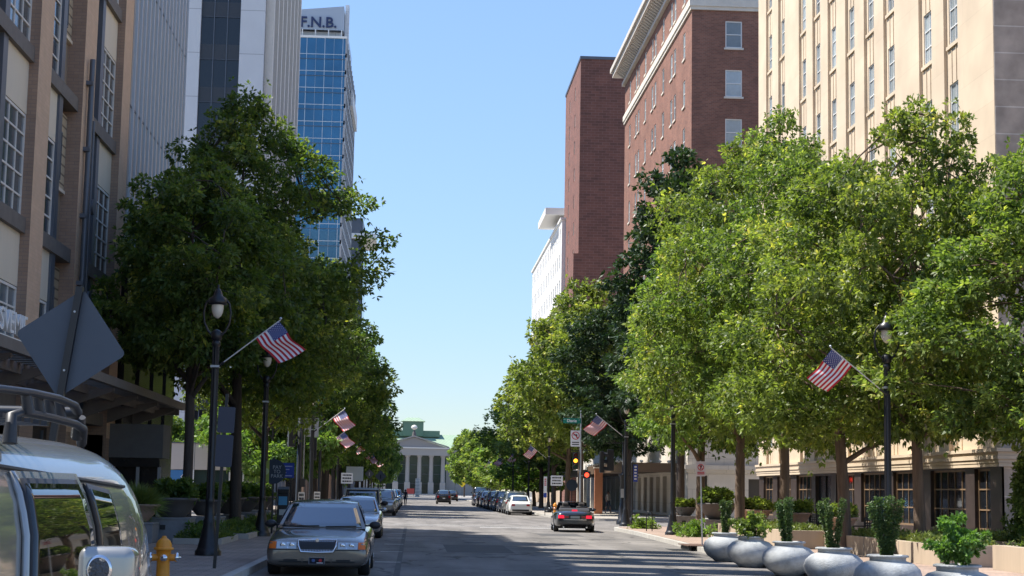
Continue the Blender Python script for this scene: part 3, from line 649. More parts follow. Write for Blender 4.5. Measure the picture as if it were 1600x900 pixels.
for i in range(5): d.box(.25+i*.16, .33+i*.16, .008, .015, 1.3+.1*(i % 2), 1.65-.1*(i % 3), M['white_paint'])
d.build('diamond_emblem', mo)

# ---- low blocks along the street that fill the gaps at pavement level
Lw = empty('low_shop_building', (19, 152.4, 0), label='low dark glazed shopfront with pale stone piers, left of the hotel awning', cat='building')
m = MB(); m.box(0, 20, 0, 42.8, 4.2, 9.0, M['limestone']); m.box(-.2, 20, 0, 42.8, 9.0, 9.4, M['trim']); m.build('upper_wall', Lw)
m = MB(); m.box(.4, 20, .1, 42.7, .15, 4.2, M['dark_glass']); m.build('glazing', Lw)
for i in range(12): MB().box(0, .7, .2+i*3.7, .8+i*3.7, .15, 4.2, M['limestone']).build('pier', Lw)
m = MB(); m.box(-3.8, 0, 0, 22, 3.3, 3.8, brz); m.build('awning', Lw)
Lw = empty('low_shop_building', (-12.5, 192, 0), label='low brown shopfront row behind the left hand trees', cat='building')
m = MB(); m.box(-20, 0, 0, 105, 4.0, 11, M['brown_panel']); m.box(-20, -.4, .1, 104.9, .15, 4.0, M['dark_glass'])
m.box(-20, .2, -.1, 105, 11, 11.3, M['trim']); m.build('wall', Lw)
for i in range(18): MB().box(-.5, 0, .2+i*6, 1.1+i*6, .15, 4.0, M['tan_brick']).build('pier', Lw)
ORD = ['sixth','seventh','eighth','ninth','tenth','eleventh','twelfth','thirteenth','fourteenth']
# ================================================================ TREES AND PLANTS
def unit(a): return a/np.maximum(np.linalg.norm(a, axis=-1, keepdims=True), 1e-9)
def leaves_data(name, T, A, n, L, Wd, rng, m, spread=.9, droop=.25, tips=None):
    """n leaves radiating from every twig tip T along axis A"""
    N = len(T); P = np.repeat(T, n, 0); ax = np.repeat(A, n, 0)
    D = unit(ax*.7+rng.normal(size=(N*n, 3))*spread*.75+np.array([0, 0, -droop]))
    P = P+D*rng.uniform(0, .25, (N*n, 1))*L
    S = unit(np.cross(D, rng.normal(size=(N*n, 3))+np.array([0, 0, .8])))
    l = L*rng.uniform(.7, 1.25, (N*n, 1)); wv = Wd*rng.uniform(.75, 1.2, (N*n, 1))
    nrm = np.cross(D, S); v = np.empty((N*n, 4, 3))
    v[:, 0] = P; v[:, 1] = P+D*l*.5+S*wv+nrm*l*.06; v[:, 2] = P+D*l-np.array([0, 0, .12])*l; v[:, 3] = P+D*l*.5-S*wv+nrm*l*.06
    nf = N*n; me = bpy.data.meshes.new(name); me.vertices.add(nf*4); me.vertices.foreach_set('co', v.reshape(-1).astype(np.float32))
    me.loops.add(nf*4); me.loops.foreach_set('vertex_index', np.arange(nf*4, dtype=np.int32))
    me.polygons.add(nf); me.polygons.foreach_set('loop_start', np.arange(0, nf*4, 4, dtype=np.int32)); me.update(calc_edges=True)
    var = np.repeat(rng.uniform(0, .55, N), n)+rng.uniform(0, .3, nf)
    if tips is not None: var = var+np.repeat(tips, n)
    at = me.attributes.new('leafvar', 'FLOAT', 'FACE'); at.data.foreach_set('value', np.clip(var, 0, 1).astype(np.float32))
    me.materials.append(m); return me
def tree_data(seed, H, Rr, zc, nclump, ntwig, nleaf, L, Wd, m, bark, r0=.17, fork=None, shape=.42, rough=.42):
    rng = np.random.default_rng(seed); Hc = H-zc
    ph = rng.uniform(0, 6.28, 6); lob = lambda th, t: 1+rough*(.5*np.sin(2*th+ph[0]+t*3)+.5*np.sin(3*th+ph[1]-t*4)+.35*np.sin(5*th+ph[2]+t*7))
    C = []; rr = []
    tries = 0
    while len(C) < nclump and tries < 20000:
        tries += 1
        t = rng.uniform(0, 1)
        prof = math.sin(math.pi*min(1, (t*.93+.07))**(.75 if shape < .5 else 1.0))**.62
        th = rng.uniform(0, 2*math.pi); q = 1-abs(rng.normal(0, .27))
        if q < .15: continue
        env = Rr*prof*lob(th, t)
        cr = rng.uniform(.12, .235)*Rr*(1-.3*t)
        p = np.array([math.cos(th)*max(0, env*q-cr*.5), math.sin(th)*max(0, env*q-cr*.5), zc+Hc*t])
        if any(np.linalg.norm((p-c)*np.array([1, 1, 1.3])) < .74*(cr+r_)*.95 for c, r_ in zip(C, rr)) and rng.random() < .9: continue
        C.append(p); rr.append(cr)
    C = np.array(C); rr = np.array(rr)
    T = []; A = []; tp = []
    tot = ntwig*len(C); wgt = rr**2/np.sum(rr**2)
    for c, r_, wg in zip(C, rr, wgt):
        k = max(8, int(tot*wg)); d = unit(rng.normal(size=(k, 3)))
        q = rng.uniform(.3, 1.0, (k, 1))**.5
        bump = 1+.25*np.sin(d[:, :1]*5+ph[3])*np.sin(d[:, 1:2]*6+ph[4])
        p = c+d*q*r_*bump*np.array([1.25, 1.25, .75])
        # a few reaching sprays
        sp = rng.random((k, 1)) < .08; p = np.where(sp, c+d*r_*rng.uniform(1.1, 1.6, (k, 1)), p)
        ax = unit(d+.5*unit(c-np.array([0, 0, zc+Hc*.35]))+np.array([0, 0, .25]))
        T.append(p); A.append(ax)
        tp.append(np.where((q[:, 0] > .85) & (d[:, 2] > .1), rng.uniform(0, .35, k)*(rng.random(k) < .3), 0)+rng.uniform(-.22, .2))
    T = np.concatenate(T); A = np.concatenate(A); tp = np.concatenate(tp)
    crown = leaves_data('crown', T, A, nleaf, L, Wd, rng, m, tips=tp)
    # wood
    mb = MB(); rnd = random.Random(seed)
    top = zc+Hc*.82; bx, by = rnd.uniform(-.25, .25), rnd.uniform(-.25, .25)
    pts = [Vector((0, 0, 0)), Vector((0, 0, .15)), Vector((.03, 0, .6)), Vector((bx*.15, by*.15, zc*.6)), Vector((bx*.5, by*.5, zc+.3)), Vector((bx, by, zc+Hc*.4)), Vector((bx*.6, by*1.2, top))]
    rs = [r0*1.45, r0*1.2, r0*1.02, r0*.92, r0*.8, r0*.5, r0*.12]
    mb.tube(pts, rs, bark, 12)
    def tp_(z):
        for i in range(len(pts)-1):
            if pts[i].z <= z <= pts[i+1].z: f = (z-pts[i].z)/(pts[i+1].z-pts[i].z); return pts[i].lerp(pts[i+1], f), rs[i]*(1-f)+rs[i+1]*f
        return pts[-1], rs[-1]
    nodes = []
    idx = list(range(len(C))); rnd.shuffle(idx); limbs = idx[:16]
    for i in limbs:
        c = Vector(C[i]); rad_ = math.hypot(c.x, c.y); z0 = min(max(zc*.78, c.z-rad_*rnd.uniform(.55, .95)), top)
        s, sr = tp_(z0); mid = s.lerp(c, .5)+Vector((rnd.uniform(-.2, .2), rnd.uniform(-.2, .2), rnd.uniform(-.1, .35)))
        a = min(sr*.6, .09+r0*.1); pp = [s, s.lerp(mid, .5)+Vector((0, 0, .08)), mid, mid.lerp(c, .5), c]
        mb.tube(pp, [a, a*.8, a*.6, a*.38, a*.15], bark, 6); nodes += [(p, a*k) for p, k in zip(pp[1:], (.8, .6, .38, .15))]
    for i in idx[16:]:
        c = Vector(C[i]); j = min(nodes, key=lambda q: (q[0]-c).length); s = j[0]
        if (s-c).length > 3.5: s = tp_(min(max(zc, c.z-1), top))[0]
        mid = s.lerp(c, .5)+Vector((rnd.uniform(-.12, .12), rnd.uniform(-.12, .12), rnd.uniform(0, .2)))
        mb.tube([s, mid, c], [.03, .022, .01], bark, 4, cap=False)
    return crown, mb.data('trunk')
def make_tree(dat, loc, rz, label, group=None, s=1):
    e = empty('street_tree', loc, rz, label, 'tree', group); e.scale = s if hasattr(s, '__len__') else (s, s, s)
    for nm, me in zip(('crown', 'trunk'), dat): o = bpy.data.objects.new(nm, me); COL.objects.link(o); o.parent = e
    return e
LN, LD, LL, LB = M['leaf_near'], M['leaf_shaded'], M['leaf_left'], M['leaf_bright']
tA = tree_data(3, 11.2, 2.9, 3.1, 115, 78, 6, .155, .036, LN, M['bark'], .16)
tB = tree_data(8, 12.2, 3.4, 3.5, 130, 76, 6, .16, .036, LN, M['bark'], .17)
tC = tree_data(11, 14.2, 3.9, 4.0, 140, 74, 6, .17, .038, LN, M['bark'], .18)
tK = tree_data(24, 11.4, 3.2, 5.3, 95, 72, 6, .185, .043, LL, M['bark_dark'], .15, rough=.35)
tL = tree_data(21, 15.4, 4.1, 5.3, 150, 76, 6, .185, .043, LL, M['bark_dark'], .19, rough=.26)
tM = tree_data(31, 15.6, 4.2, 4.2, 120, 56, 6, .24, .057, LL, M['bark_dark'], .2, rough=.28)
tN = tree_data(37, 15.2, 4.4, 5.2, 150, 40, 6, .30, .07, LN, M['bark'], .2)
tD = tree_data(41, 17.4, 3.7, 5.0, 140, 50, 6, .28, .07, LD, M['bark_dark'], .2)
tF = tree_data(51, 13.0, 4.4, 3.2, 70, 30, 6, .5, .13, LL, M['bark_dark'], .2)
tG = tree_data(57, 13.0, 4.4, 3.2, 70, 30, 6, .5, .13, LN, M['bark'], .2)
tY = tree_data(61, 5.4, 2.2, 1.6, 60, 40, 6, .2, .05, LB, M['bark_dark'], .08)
z0 = .12
for dat, x, y, rz, s, lb in (
    (tA, 13.35, 43.6, .4, (.98, .98, 1.10), 'oak tree just right of the right street lamp, nearest full one'),
    (tA, 15.5, 39.6, 2.4, (1.1, 1.1, .95), 'oak tree whose crown is cut off by the right edge'),
    (tB, 12.3, 47.2, 1.0, (1.05, 1.05, .93), 'oak tree with thick leaning trunk, second full tree from the right edge'),
    (tC, 12.1, 54.0, 2.2, (.93, .93, 1), 'tall oak before the stone office building, third full tree from the right edge'),
    (tC, 12.0, 61.0, 4.1, (1.05, 1.05, 1.03), 'bright oak tree hanging over the right kerb before the hotel'),
    (tB, 11.9, 69.0, 5.2, (1.1, 1.1, 1.05), 'oak tree at the street corner before the hotel, behind the small no parking sign')):
    make_tree(dat, (x, y, z0), rz, lb, 'oak trees on the right pavement', s)
make_tree(tD, (12.6, 78.5, z0), 1.0, 'tall tree with leaves coloured as in shade, in front of the red hotel facade', None, (1, 1, 1.03))
make_tree(tD, (13.8, 107, z0), 3.0, 'tree with leaves coloured as in shade, behind the traffic signal at the hotel corner', None, (1.12, 1.12, .87))
lbR = ['pale green tree just past the green street name sign', 'leafy tree behind the white parked sedan', 'leafy tree further along the right kerb beside the parked cars']
for i, (x, y, s) in enumerate(((11.9, 119, (1.08, 1.08, 1.10)), (12.2, 132, (1.1, 1.1, 1.0)), (12.4, 147, (1.08, 1.08, .9)), (12.5, 163, (1.15, 1.15, .8)))):
    make_tree(tN, (x, y, z0), i*1.9, ['pale green tree just past the green street name sign', 'broad tree beside the white parked sedan', 'tree behind the parked cars, third past the crossing on the right', 'tree at the left end of the right hand foliage, fourth past the crossing'][i], 'trees lining the far right pavement', s)
for i, y in enumerate((182, 202, 226, 250, 280, 312, 345, 385, 430)):
    make_tree(tG, (13.2+(i % 2)*.7, y, z0), i*1.3, ORD[i]+' tree past the crossing on the right, towards the columned hall', 'distant trees on the right', (1.05, 1.05, (.62, .62, .66, .72, .86, .9, .95, 1.15, 1.3)[i]))
lbL = ['large dark green tree rising over the first left street lamp', 'smaller dark tree with a low limb reaching towards the tan brick building', 'tall green tree behind the large left tree, before the crossing']
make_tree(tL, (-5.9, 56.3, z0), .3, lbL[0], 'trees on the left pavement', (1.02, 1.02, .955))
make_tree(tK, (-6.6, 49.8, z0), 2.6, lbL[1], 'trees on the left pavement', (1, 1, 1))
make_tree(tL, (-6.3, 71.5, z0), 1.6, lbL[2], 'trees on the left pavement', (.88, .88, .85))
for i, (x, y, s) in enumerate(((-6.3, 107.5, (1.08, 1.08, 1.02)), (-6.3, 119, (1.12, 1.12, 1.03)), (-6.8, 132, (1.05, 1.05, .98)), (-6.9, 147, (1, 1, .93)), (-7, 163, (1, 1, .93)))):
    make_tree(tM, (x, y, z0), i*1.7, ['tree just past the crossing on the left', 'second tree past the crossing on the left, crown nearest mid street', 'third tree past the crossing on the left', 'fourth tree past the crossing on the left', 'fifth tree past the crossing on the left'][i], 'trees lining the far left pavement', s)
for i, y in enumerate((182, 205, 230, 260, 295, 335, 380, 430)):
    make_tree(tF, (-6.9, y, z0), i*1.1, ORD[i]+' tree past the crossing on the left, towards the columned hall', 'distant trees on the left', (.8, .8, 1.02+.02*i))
for i, (x, y, s) in enumerate(((-16.5, 111, 1.15), (-13.6, 113, 1.15), (-10.8, 111, 1.5), (-8.8, 104.5, 1.6), (-12.0, 118, 1.5), (-18.6, 116, 1.2))):
    make_tree(tY, (x, y, z0), i*1.3, ['young bright tree above the left part of the cream pavilion', 'young bright tree above the middle of the cream pavilion', 'young bright tree at the right end of the cream pavilion', 'sunlit young tree between the two left street lamps', 'sunlit young tree on the plaza, farther back', 'young tree at the back of the plaza'][i], 'young trees on the plaza', s)

# ---- planting meshes
def shrub_data(seed, pts, k, r, n, L, Wd, m, axis=(0, 0, 1)):
    rng = np.random.default_rng(seed); pts = np.array(pts, float); T = np.repeat(pts, k, 0); d = unit(rng.normal(size=T.shape)); rr = np.repeat(np.array(r)*np.ones(len(pts)), k)[:, None]
    T = T+d*rr*rng.uniform(.4, 1, (len(T), 1)); A = unit(d+np.array(axis)*.8)
    return leaves_data('foliage', T, A, n, L, Wd, rng, m, droop=0)
def upright(seed, cols, h, L=.05, k=26):
    rng = random.Random(seed); pts = []; rs = []
    for (bx, by, lx, ly, hh) in cols:
        for i in range(14): t = i/13; pts.append((bx+lx*t, by+ly*t, h*hh*t)); rs.append(.03+.035*t+rng.uniform(-.008, .015))
    return shrub_data(seed, pts, k, rs, 4, L, .013, M['leaf_yew'])
def put(me, parent, loc, name='foliage'):
    o = bpy.data.objects.new(name, me); COL.objects.link(o); o.parent = parent; o.location = loc; return o

# ---- grey bowl planters on the right
def bowl_mesh():
    m = MB(); m.lathe([(.26, 0), (.30, .02), (.34, .06), (.47, .14), (.56, .27), (.585, .38), (.55, .50), (.44, .60), (.31, .645), (.31, .70), (.355, .705), (.36, .735), (.33, .745), (.29, .74), (.28, .68), (.02, .67)], M['pot_grey'], 40)
    return m.data('bowl')
bm_ = bowl_mesh(); so_ = MB().lathe([(.28, .69), (.01, .70)], M['soil'], 16).data('soil')
bowls = [(43.6, 'u2', 'dark grey bowl planter with upright clipped shrub, farthest of the row'), (40.3, 'bush', 'grey bowl planter with a bushy green plant, second farthest'),
         (36.2, 'u3', 'grey bowl planter with twin upright shrubs, third from the far end'), (32.3, 'u3', 'grey bowl planter before the thick leaning trunk, upright shrub in two columns'),
         (28.6, 'u4', 'grey bowl planter in front of the right street lamp, tallest upright shrub'), (24.9, 'bright', 'grey bowl planter with bright yellow green bush, nearest and cut by the frame')]
ups = {'u2': upright(1, [(-.03, 0, -.06, 0, 1), (.04, .02, .07, .05, .97)], .84), 'u3': upright(2, [(-.05, 0, -.24, .05, 1), (.06, 0, .2, -.05, 1), (0, .1, -.1, .12, .9), (.05, .05, .16, .1, .93)], .92),
       'u4': upright(3, [(-.03, 0, -.2, 0, .95), (.0, 0, -.06, .05, 1), (.04, 0, .12, 0, 1), (.05, .03, .22, .02, .9), (0, -.05, 0, -.06, .97)], .98)}
rg = random.Random(5)
pts_b = [(rg.gauss(0, .15), rg.gauss(0, .15), .08+abs(rg.gauss(.2, .13))) for _ in range(50)]
ups['bush'] = shrub_data(5, pts_b, 16, .07, 4, .09, .025, M['leaf_near']); ups['bright'] = shrub_data(6, [(x*.95, y*.95, z*1.35) for x, y, z in pts_b], 16, .06, 5, .075, .022, M['leaf_bright'])
for i, (y, kd, lb) in enumerate(bowls):
    e = empty('bowl_planter', (8.2, y, .006), i*.7, lb, 'planter', 'grey bowl planters along the right kerb')
    put(bm_, e, (0, 0, 0), 'bowl'); put(so_, e, (0, 0, 0), 'soil'); put(ups[kd], e, (0, 0, .7))
# ---- raised beds with low tan walls
def bed(x0, x1, y0, y1, h, label, seed, leafm='leaf_grass', t=.28, wallm='tan_wall', plant=True):
    e = empty('raised_planter_bed', (x0, y0, .154), 0, label, 'planter bed', None); a, b = x1-x0, y1-y0
    m = MB(); m.box(0, a, 0, t, 0, h, M[wallm]); m.box(0, a, b-t, b, 0, h, M[wallm]); m.box(0, t, t, b-t, 0, h-.001, M[wallm]); m.box(a-t, a, t, b-t, 0, h-.001, M[wallm])
    for yy in (b*.33, b*.66): m.box(-.006, .0, yy, yy+.015, 0, h, M['granite'])
    m.build('retaining_wall', e, bevel=.01)
    m = MB(); m.box(t, a-t, t, b-t, 0, h-.08, M['soil']); m.build('soil', e)
    if plant:
        r = random.Random(seed); n = int(a*b*9); me = shrub_data(seed, [(r.uniform(t, a-t), r.uniform(t, b-t), h-.05+r.uniform(0, .12)) for _ in range(n)], 9, .12, 4, .14, .022, M[leafm]); put(me, e, (0, 0, 0), 'ground_cover')
    return e
bed(11.1, 12.9, 50.0, 60.5, .55, 'low tan raised bed behind the middle bowl planters', 11)
bed(12.3, 14.0, 38.6, 48.6, .5, 'low tan raised bed around the lamp and the right trees', 12)
bed(13.2, 16.9, 27.5, 37.6, .55, 'low tan raised bed with bright ground cover, at the right edge', 13)
bed(15.1, 18.0, 39.5, 50.5, .5, 'low tan raised bed holding the columnar evergreen shrub', 14)
rg = random.Random(9)
cs = empty('columnar_shrub', (15.9, 42.6, .55), 0, 'tall columnar evergreen shrub by the storefront at the right edge', 'shrub')
put(shrub_data(15, [(rg.gauss(0, .22)*(1-.6*t), rg.gauss(0, .22)*(1-.6*t), 2.25*t) for t in [i/160 for i in range(160)]], 18, .13, 4, .12, .03, M['leaf_near']), cs, (0, 0, 0))
m = MB(); m.tube([(0, 0, -.1), (0, 0, 1.9)], [.05, .02], M['bark'], 6); m.build('stem', cs)
cs2 = copy_tree(cs); place(cs2, (17.6, 46.5, .5), 1.1, 'shorter columnar evergreen shrub between the corner pier and the raised bed', (.8, .8, .7))
# ---- wide pots
def pot(kind, loc, label, group, s=1, seed=0, plantm='leaf_left', mat_='pot_dark', grass=False):
    e = empty('wide_pot', loc, seed, label, 'plant pot', group); e.scale = (s, s, s)
    m = MB(); m.lathe([(.26, 0), (.3, .03), (.46, .22), (.57, .42), (.62, .44), (.63, .5), (.58, .5), (.5, .42), (.02, .42)], M[mat_], 28); m.build('pot', e)
    r = random.Random(seed+40)
    if grass: 
        rng = np.random.default_rng(seed); T = np.column_stack([rng.normal(0, .14, 260), rng.normal(0, .14, 260), np.full(260, .45)]); A = unit(np.column_stack([T[:, 0]*4, T[:, 1]*4, np.full(260, .75)]))
        put(leaves_data('foliage', T, A, 8, .62, .009, rng, M['leaf_grass'], spread=.45, droop=.12), e, (0, 0, 0))
    else: put(shrub_data(seed, [(r.uniform(-.5, .5), r.uniform(-.4, .4), .48+r.uniform(0, .35)) for _ in range(45)], 12, .1, 5, .17, .04, M[plantm]), e, (0, 0, 0))
    return e
def block_(x0, x1, y0, y1, h, label, m_='granite', group=None):
    m = MB(); m.box(0, x1-x0, 0, y1-y0, 0, h, M[m_]); m.box(-.02, x1-x0+.02, -.02, y1-y0+.02, h, h+.05, M[m_])
    m.box(.35, .5, -.03, -.001, h-.28, h-.15, M['ink'])
    return m.build('low_wall', None, (x0, y0, .154), bevel=.008, label=label, cat='low wall', group=group)
LG = 'pots on the left garden wall'
for i, (x, y, h) in enumerate(((-7.35, 47.3, .62), (-7.0, 51.8, .58), (-6.9, 56.6, .56), (-6.9, 62.0, .56), (-6.9, 68.0, .56))):
    block_(x, x+1.15, y, y+1.3, h, ['granite garden wall block behind the orange hydrant', 'granite garden wall block left of the first street lamp base', 'granite garden wall block right of the first street lamp base', 'granite garden wall block beside the second left street lamp', 'granite garden wall block beyond the second left street lamp'][i], group='granite garden wall blocks on the left pavement')
pot(0, (-7.5, 46.6, .72), 'tan pot with arching golden fountain grass on the left pavement', LG, .95, 1, grass=True, mat_='pot_terra')
block_(-8.3, -7.0, 45.9, 47.1, .5, 'granite block carrying the pot of fountain grass', group='granite garden wall blocks on the left pavement')
for i, (x, y, s) in enumerate(((-6.75, 48.0, 1.15), (-6.4, 52.6, 1.0), (-6.3, 57.4, 1.1), (-6.3, 63, 1.1), (-6.3, 69, 1.1))):
    pot(0, (x, y, .8), ['wide dark pot with mixed foliage just right of the fountain grass', 'wide dark pot of foliage partly hidden by the first lamp post', 'wide dark pot of foliage under the large tree trunk', 'wide dark pot of foliage left of the second lamp post', 'wide dark pot of foliage behind the second lamp post'][i], LG, s, i+2)
for i, (x0, y0, y1) in enumerate(((-6.4, 45.6, 50.0), (-6.2, 51, 56.5), (-6.2, 57.5, 66))):
    bed(x0, x0+1.3, y0, y1, .16, ['low planting bed with green ground cover near the hydrant', 'low planting bed around the large left tree', 'low planting bed beside the second left lamp'][i], 20+i, 'leaf_left', .1, 'concrete')
    rr_ = random.Random(70+i); n = int((y1-y0)*14); cc = empty('low_shrub', (x0, y0, .3), 0, ['low green shrub beside the granite block near the hydrant', 'low green shrubs under the large left tree', 'low green shrubs beside the second left lamp'][i], 'shrub')
    put(shrub_data(30+i, [(rr_.uniform(.2, 1.1), rr_.uniform(.2, y1-y0-.2), rr_.uniform(0, .3)) for _ in range(n)], 9, .11, 4, .12, .02, M['leaf_left']), cc, (0, 0, 0))
RG = 'pots on the right pavement'
for i, (x, y, s, h, mt) in enumerate(((11.6, 70.8, .75, .62, 'pot_dark'), (12.2, 66.6, 1.3, .55, 'pot_dark'), (12.9, 62.6, 1.0, .5, 'pot_terra'), (13.1, 57.0, .95, .5, 'pot_terra'), (13.0, 50.4, .85, .5, 'pot_terra'))):
    block_(x-.6, x+.6, y-.6, y+.6, h, ['dark block under the small bowl by the right corner', 'dark block under the long dark pot on the right', 'tan block under the terracotta pot, left of the first bench', 'tan block under the terracotta pot between the benches', 'tan block under the terracotta pot beside the leaning tree'][i], 'granite' if i < 2 else 'tan_wall', 'blocks under the right hand pots')
    pot(0, (x, y, h+.2), ['small dark bowl with spiky plant on the right corner', 'long dark pot of foliage on the right corner', 'terracotta pot of green foliage left of the first bench', 'terracotta pot of foliage between the benches', 'terracotta pot beside the leaning tree trunk'][i], RG, s, 60+i, mat_=mt, plantm='leaf_near')
rr_ = random.Random(3)
for i, (x, y) in enumerate(((10.6, 62.5), (10.6, 116.5), (11.4, 118.5), (10.5, 75.5))):
    c = empty('bright_shrub', (x, y, .154), 0, ['small yellow green shrub beside the post of the small no parking sign', 'yellow green shrub left of the far orange hydrant', 'yellow green shrub behind the far orange hydrant', 'low shrub at the right kerb corner'][i], 'shrub')
    put(shrub_data(80+i, [(rr_.gauss(0, .3), rr_.gauss(0, .3), abs(rr_.gauss(.12, .18))) for _ in range(50)], 10, .12, 4, .14, .03, M['leaf_bright']), c, (0, 0, 0))
# benches with lattice backs
def bench(loc, rz, label):
    e = empty('lattice_bench', loc, rz, label, 'bench', 'black metal benches by the storefront'); bk_ = M['black_metal']
    m = MB()
    for i in range(9): m.box(-.8, .8, -.25+i*.055, -.22+i*.055, .43, .45, bk_)
    m.build('seat', e)
    m = MB()
    for i in range(14): m.box(-.8+i*.12, -.76+i*.12, .26, .28, .45, .92, bk_)
    for i in range(6): m.box(-.8, .8, .262, .282, .47+i*.085, .505+i*.085, bk_)
    m.build('backrest', e)
    for x in (-.78, .78):
        m = MB(); m.box(x-.03, x+.03, -.26, -.2, 0, .66, bk_); m.box(x-.03, x+.03, .22, .28, 0, .92, bk_); m.box(x-.03, x+.03, -.26, .25, .62, .66, bk_); m.build('leg', e)
bench((14.6, 60.0, .154), -1.2, 'black lattice bench behind the third bowl planter'); bench((14.9, 53.6, .154), -1.2, 'black lattice bench near the shop window, right of the thick trunk')
# ================================================================ STREET FURNITURE
BK = M['black_metal']
def lamp_proto():
    e = empty('street_lamp'); 
    m = MB(); m.lathe([(.30, 0), (.30, .10), (.26, .14), (.24, .2), (.17, .5), (.13, .72), (.14, .78), (.105, .84), (.095, 1.2), (.11, 1.24), (.085, 1.3), (.075, 3.9), (.07, 4.75), (.10, 4.8), (.10, 4.86), (.075, 4.9)], BK, 18, lobes=0)
    for k in range(8): a = k*math.pi/4; m.tube([(.082*math.cos(a), .082*math.sin(a), 1.3), (.07*math.cos(a), .07*math.sin(a), 4.75)], .013, BK, 5)
    m.build('post', e)
    m = MB(); m.lathe([(.075, 4.9), (.12, 4.94), (.12, 5.1), (.07, 5.14), (.02, 5.16)], BK, 14)
    for s in (-1, 1):
        m.tube([(s*.08, 0, 5.0), (s*.2, 0, 5.12), (s*.29, 0, 5.32), (s*.31, 0, 5.55), (s*.27, 0, 5.76), (s*.18, 0, 5.86)], [.03, .028, .025, .025, .025, .03], BK, 7)
    m.build('yoke', e)
    m = MB(); m.lathe([(.02, 6.2), (.035, 6.17), (.02, 6.13), (.05, 6.1), (.09, 6.02), (.11, 5.94), (.2, 5.88), (.215, 5.8), (.215, 5.74), (.13, 5.73)], BK, 20); m.build('hood', e)
    m = MB(); m.lathe([(.135, 5.75), (.14, 5.66), (.125, 5.56), (.09, 5.47), (.03, 5.42), (.005, 5.415)], mat('lamp_globe', (.75, .68, .55), .25, spec=.6), 18); m.build('globe', e)
    m = MB(); m.box(-.1, .1, -.1, .1, 4.28, 4.33, M['steel']); m.build('clamp', e)
    return e
lp = lamp_proto(); first = True
def lamp(x, y, label, group, rz=0):
    global first
    o = lp if first else copy_tree(lp); first = False
    place(o, (x, y, .15), rz, label); o['category'] = 'street lamp'; o['group'] = group; return o
GL, GR = 'street lamps along the left kerb', 'street lamps along the right kerb'
lamp(-4.61, 38.6, 'black street lamp with a glass globe beside the first left flag, nearest on the left', GL)
lamp(-4.81, 54.2, 'second black street lamp on the left, behind the round parking sign', GL)
lamp(-5.75, 83.5+20, 'black street lamp past the crossing on the left', GL)
for i, y in enumerate((125, 148, 172, 198, 226)): lamp(-5.6, y, 'distant black street lamp on the left, '+['first','second','third','fourth','fifth'][i]+' beyond the one past the crossing', GL)
lamp(-4.8, 79.5, 'black street lamp at the left corner of the crossing', GL)
lamp(11.75, 40.9, 'black street lamp standing behind the grey bowl planters on the right', GR)
lamp(10.11, 64.8, 'black street lamp on the right kerb beside the bike racks', GR)
lamp(10.32, 80.9, 'black street lamp at the right corner, left of the traffic signal cabinet', GR)
lamp(10.5, 129.5, 'black street lamp behind the white text sign and the far orange hydrant', GR)
for i, y in enumerate((152, 176, 202, 230)): lamp(10.5, y, 'distant black street lamp on the right, '+['first','second','third','fourth'][i]+' beyond the far hydrant', GR)

# ---- flags
def flag_proto(fly_curl):
    """pole from (0,0,0) out along +X and up; the flag is tied to its outer part. local axes, length 2.05 m"""
    e = empty('flag_on_pole'); a = rad(38); d = Vector((math.cos(a), 0, math.sin(a)))
    m = MB(); m.tube([(0, 0, 0), d*2.1], .017, mat('flag_pole', (.62, .60, .56), .4), 8); m.build('pole', e)
    m = MB(); m.lathe([(.005, 0), (.035, .02), (.04, .04), (.03, .06), (.005, .075)], M['alum'], 10, tuple(d*2.1)); m.build('finial', e)
    m = MB(); m.tube([-d*.05, d*.22], .035, BK, 8); m.build('bracket', e)
    tip = d*2.05; low = d*1.27; fl = 1.08
    def P(s, t):  # s along fly 0..1, t down hoist 0..1
        base = tip.lerp(low, t)
        g = Vector((.55-fly_curl*.25, -.38, -.74)).normalized()
        q = base+g*fl*s*(1-.10*t)
        q += Vector((.16*s*s+.05*math.sin(s*7+t*2)*s, .085*math.sin(s*8.5+t*2.4)*s**.5+fly_curl*.2*s*s, .035*math.sin(s*9+t*3)*s+.05*t*s))
        return q
    def grid(s0, s1, t0, t1, n, mt, mb): mb.patch(lambda u, v: P(s0+(s1-s0)*u, t0+(t1-t0)*v), n, 1, mt)
    mb = MB()
    for i in range(13):
        mt = M['flag_red'] if i % 2 == 0 else M['flag_white']
        if i < 7: grid(0, .4, i/13, (i+1)/13, 7, M['flag_blue'], mb); grid(.4, 1, i/13, (i+1)/13, 11, mt, mb)
        else: grid(0, 1, i/13, (i+1)/13, 18, mt, mb)
    cl = mb.build('flag_cloth', e, recalc=False)
    st = MB()
    for r in range(9):
        for c in range(6 if r % 2 == 0 else 5):
            s = .4*((c+.5)/6+(0 if r % 2 == 0 else 1/12)); t = (7/13)*(r+.7)/9.4; p = P(s, t); ds = (P(s+.01, t)-p).normalized(); dt = (P(s, t+.01)-p).normalized(); nn = ds.cross(dt).normalized()
            for sg in (1, -1):
                pts = []
                for k in range(10): an = k*math.pi/5+math.pi/2; rr = .019 if k % 2 == 0 else .008; pts.append(p+ds*rr*math.cos(an)+dt*rr*math.sin(an)+nn*.004*sg)
                st.add(pts, [tuple(range(10))], M['flag_white'])
    st.build('stars', cl, recalc=False)
    return e
fA = flag_proto(.0); fB = flag_proto(.55)
def flag(p, base, label, x, y, z, rz, used=[]):
    o = base if base not in used else copy_tree(base); used.append(base)
    place(o, (x, y, z), rz, label); o.scale = (.86, .86, .86); o['category'] = 'flag'; o['group'] = 'national flags on poles fixed to the street lamps'
flag(0, fA, 'striped flag on a slanted pole from the nearest left lamp, biggest flag', -4.56, 38.55, 4.44, rad(-4))
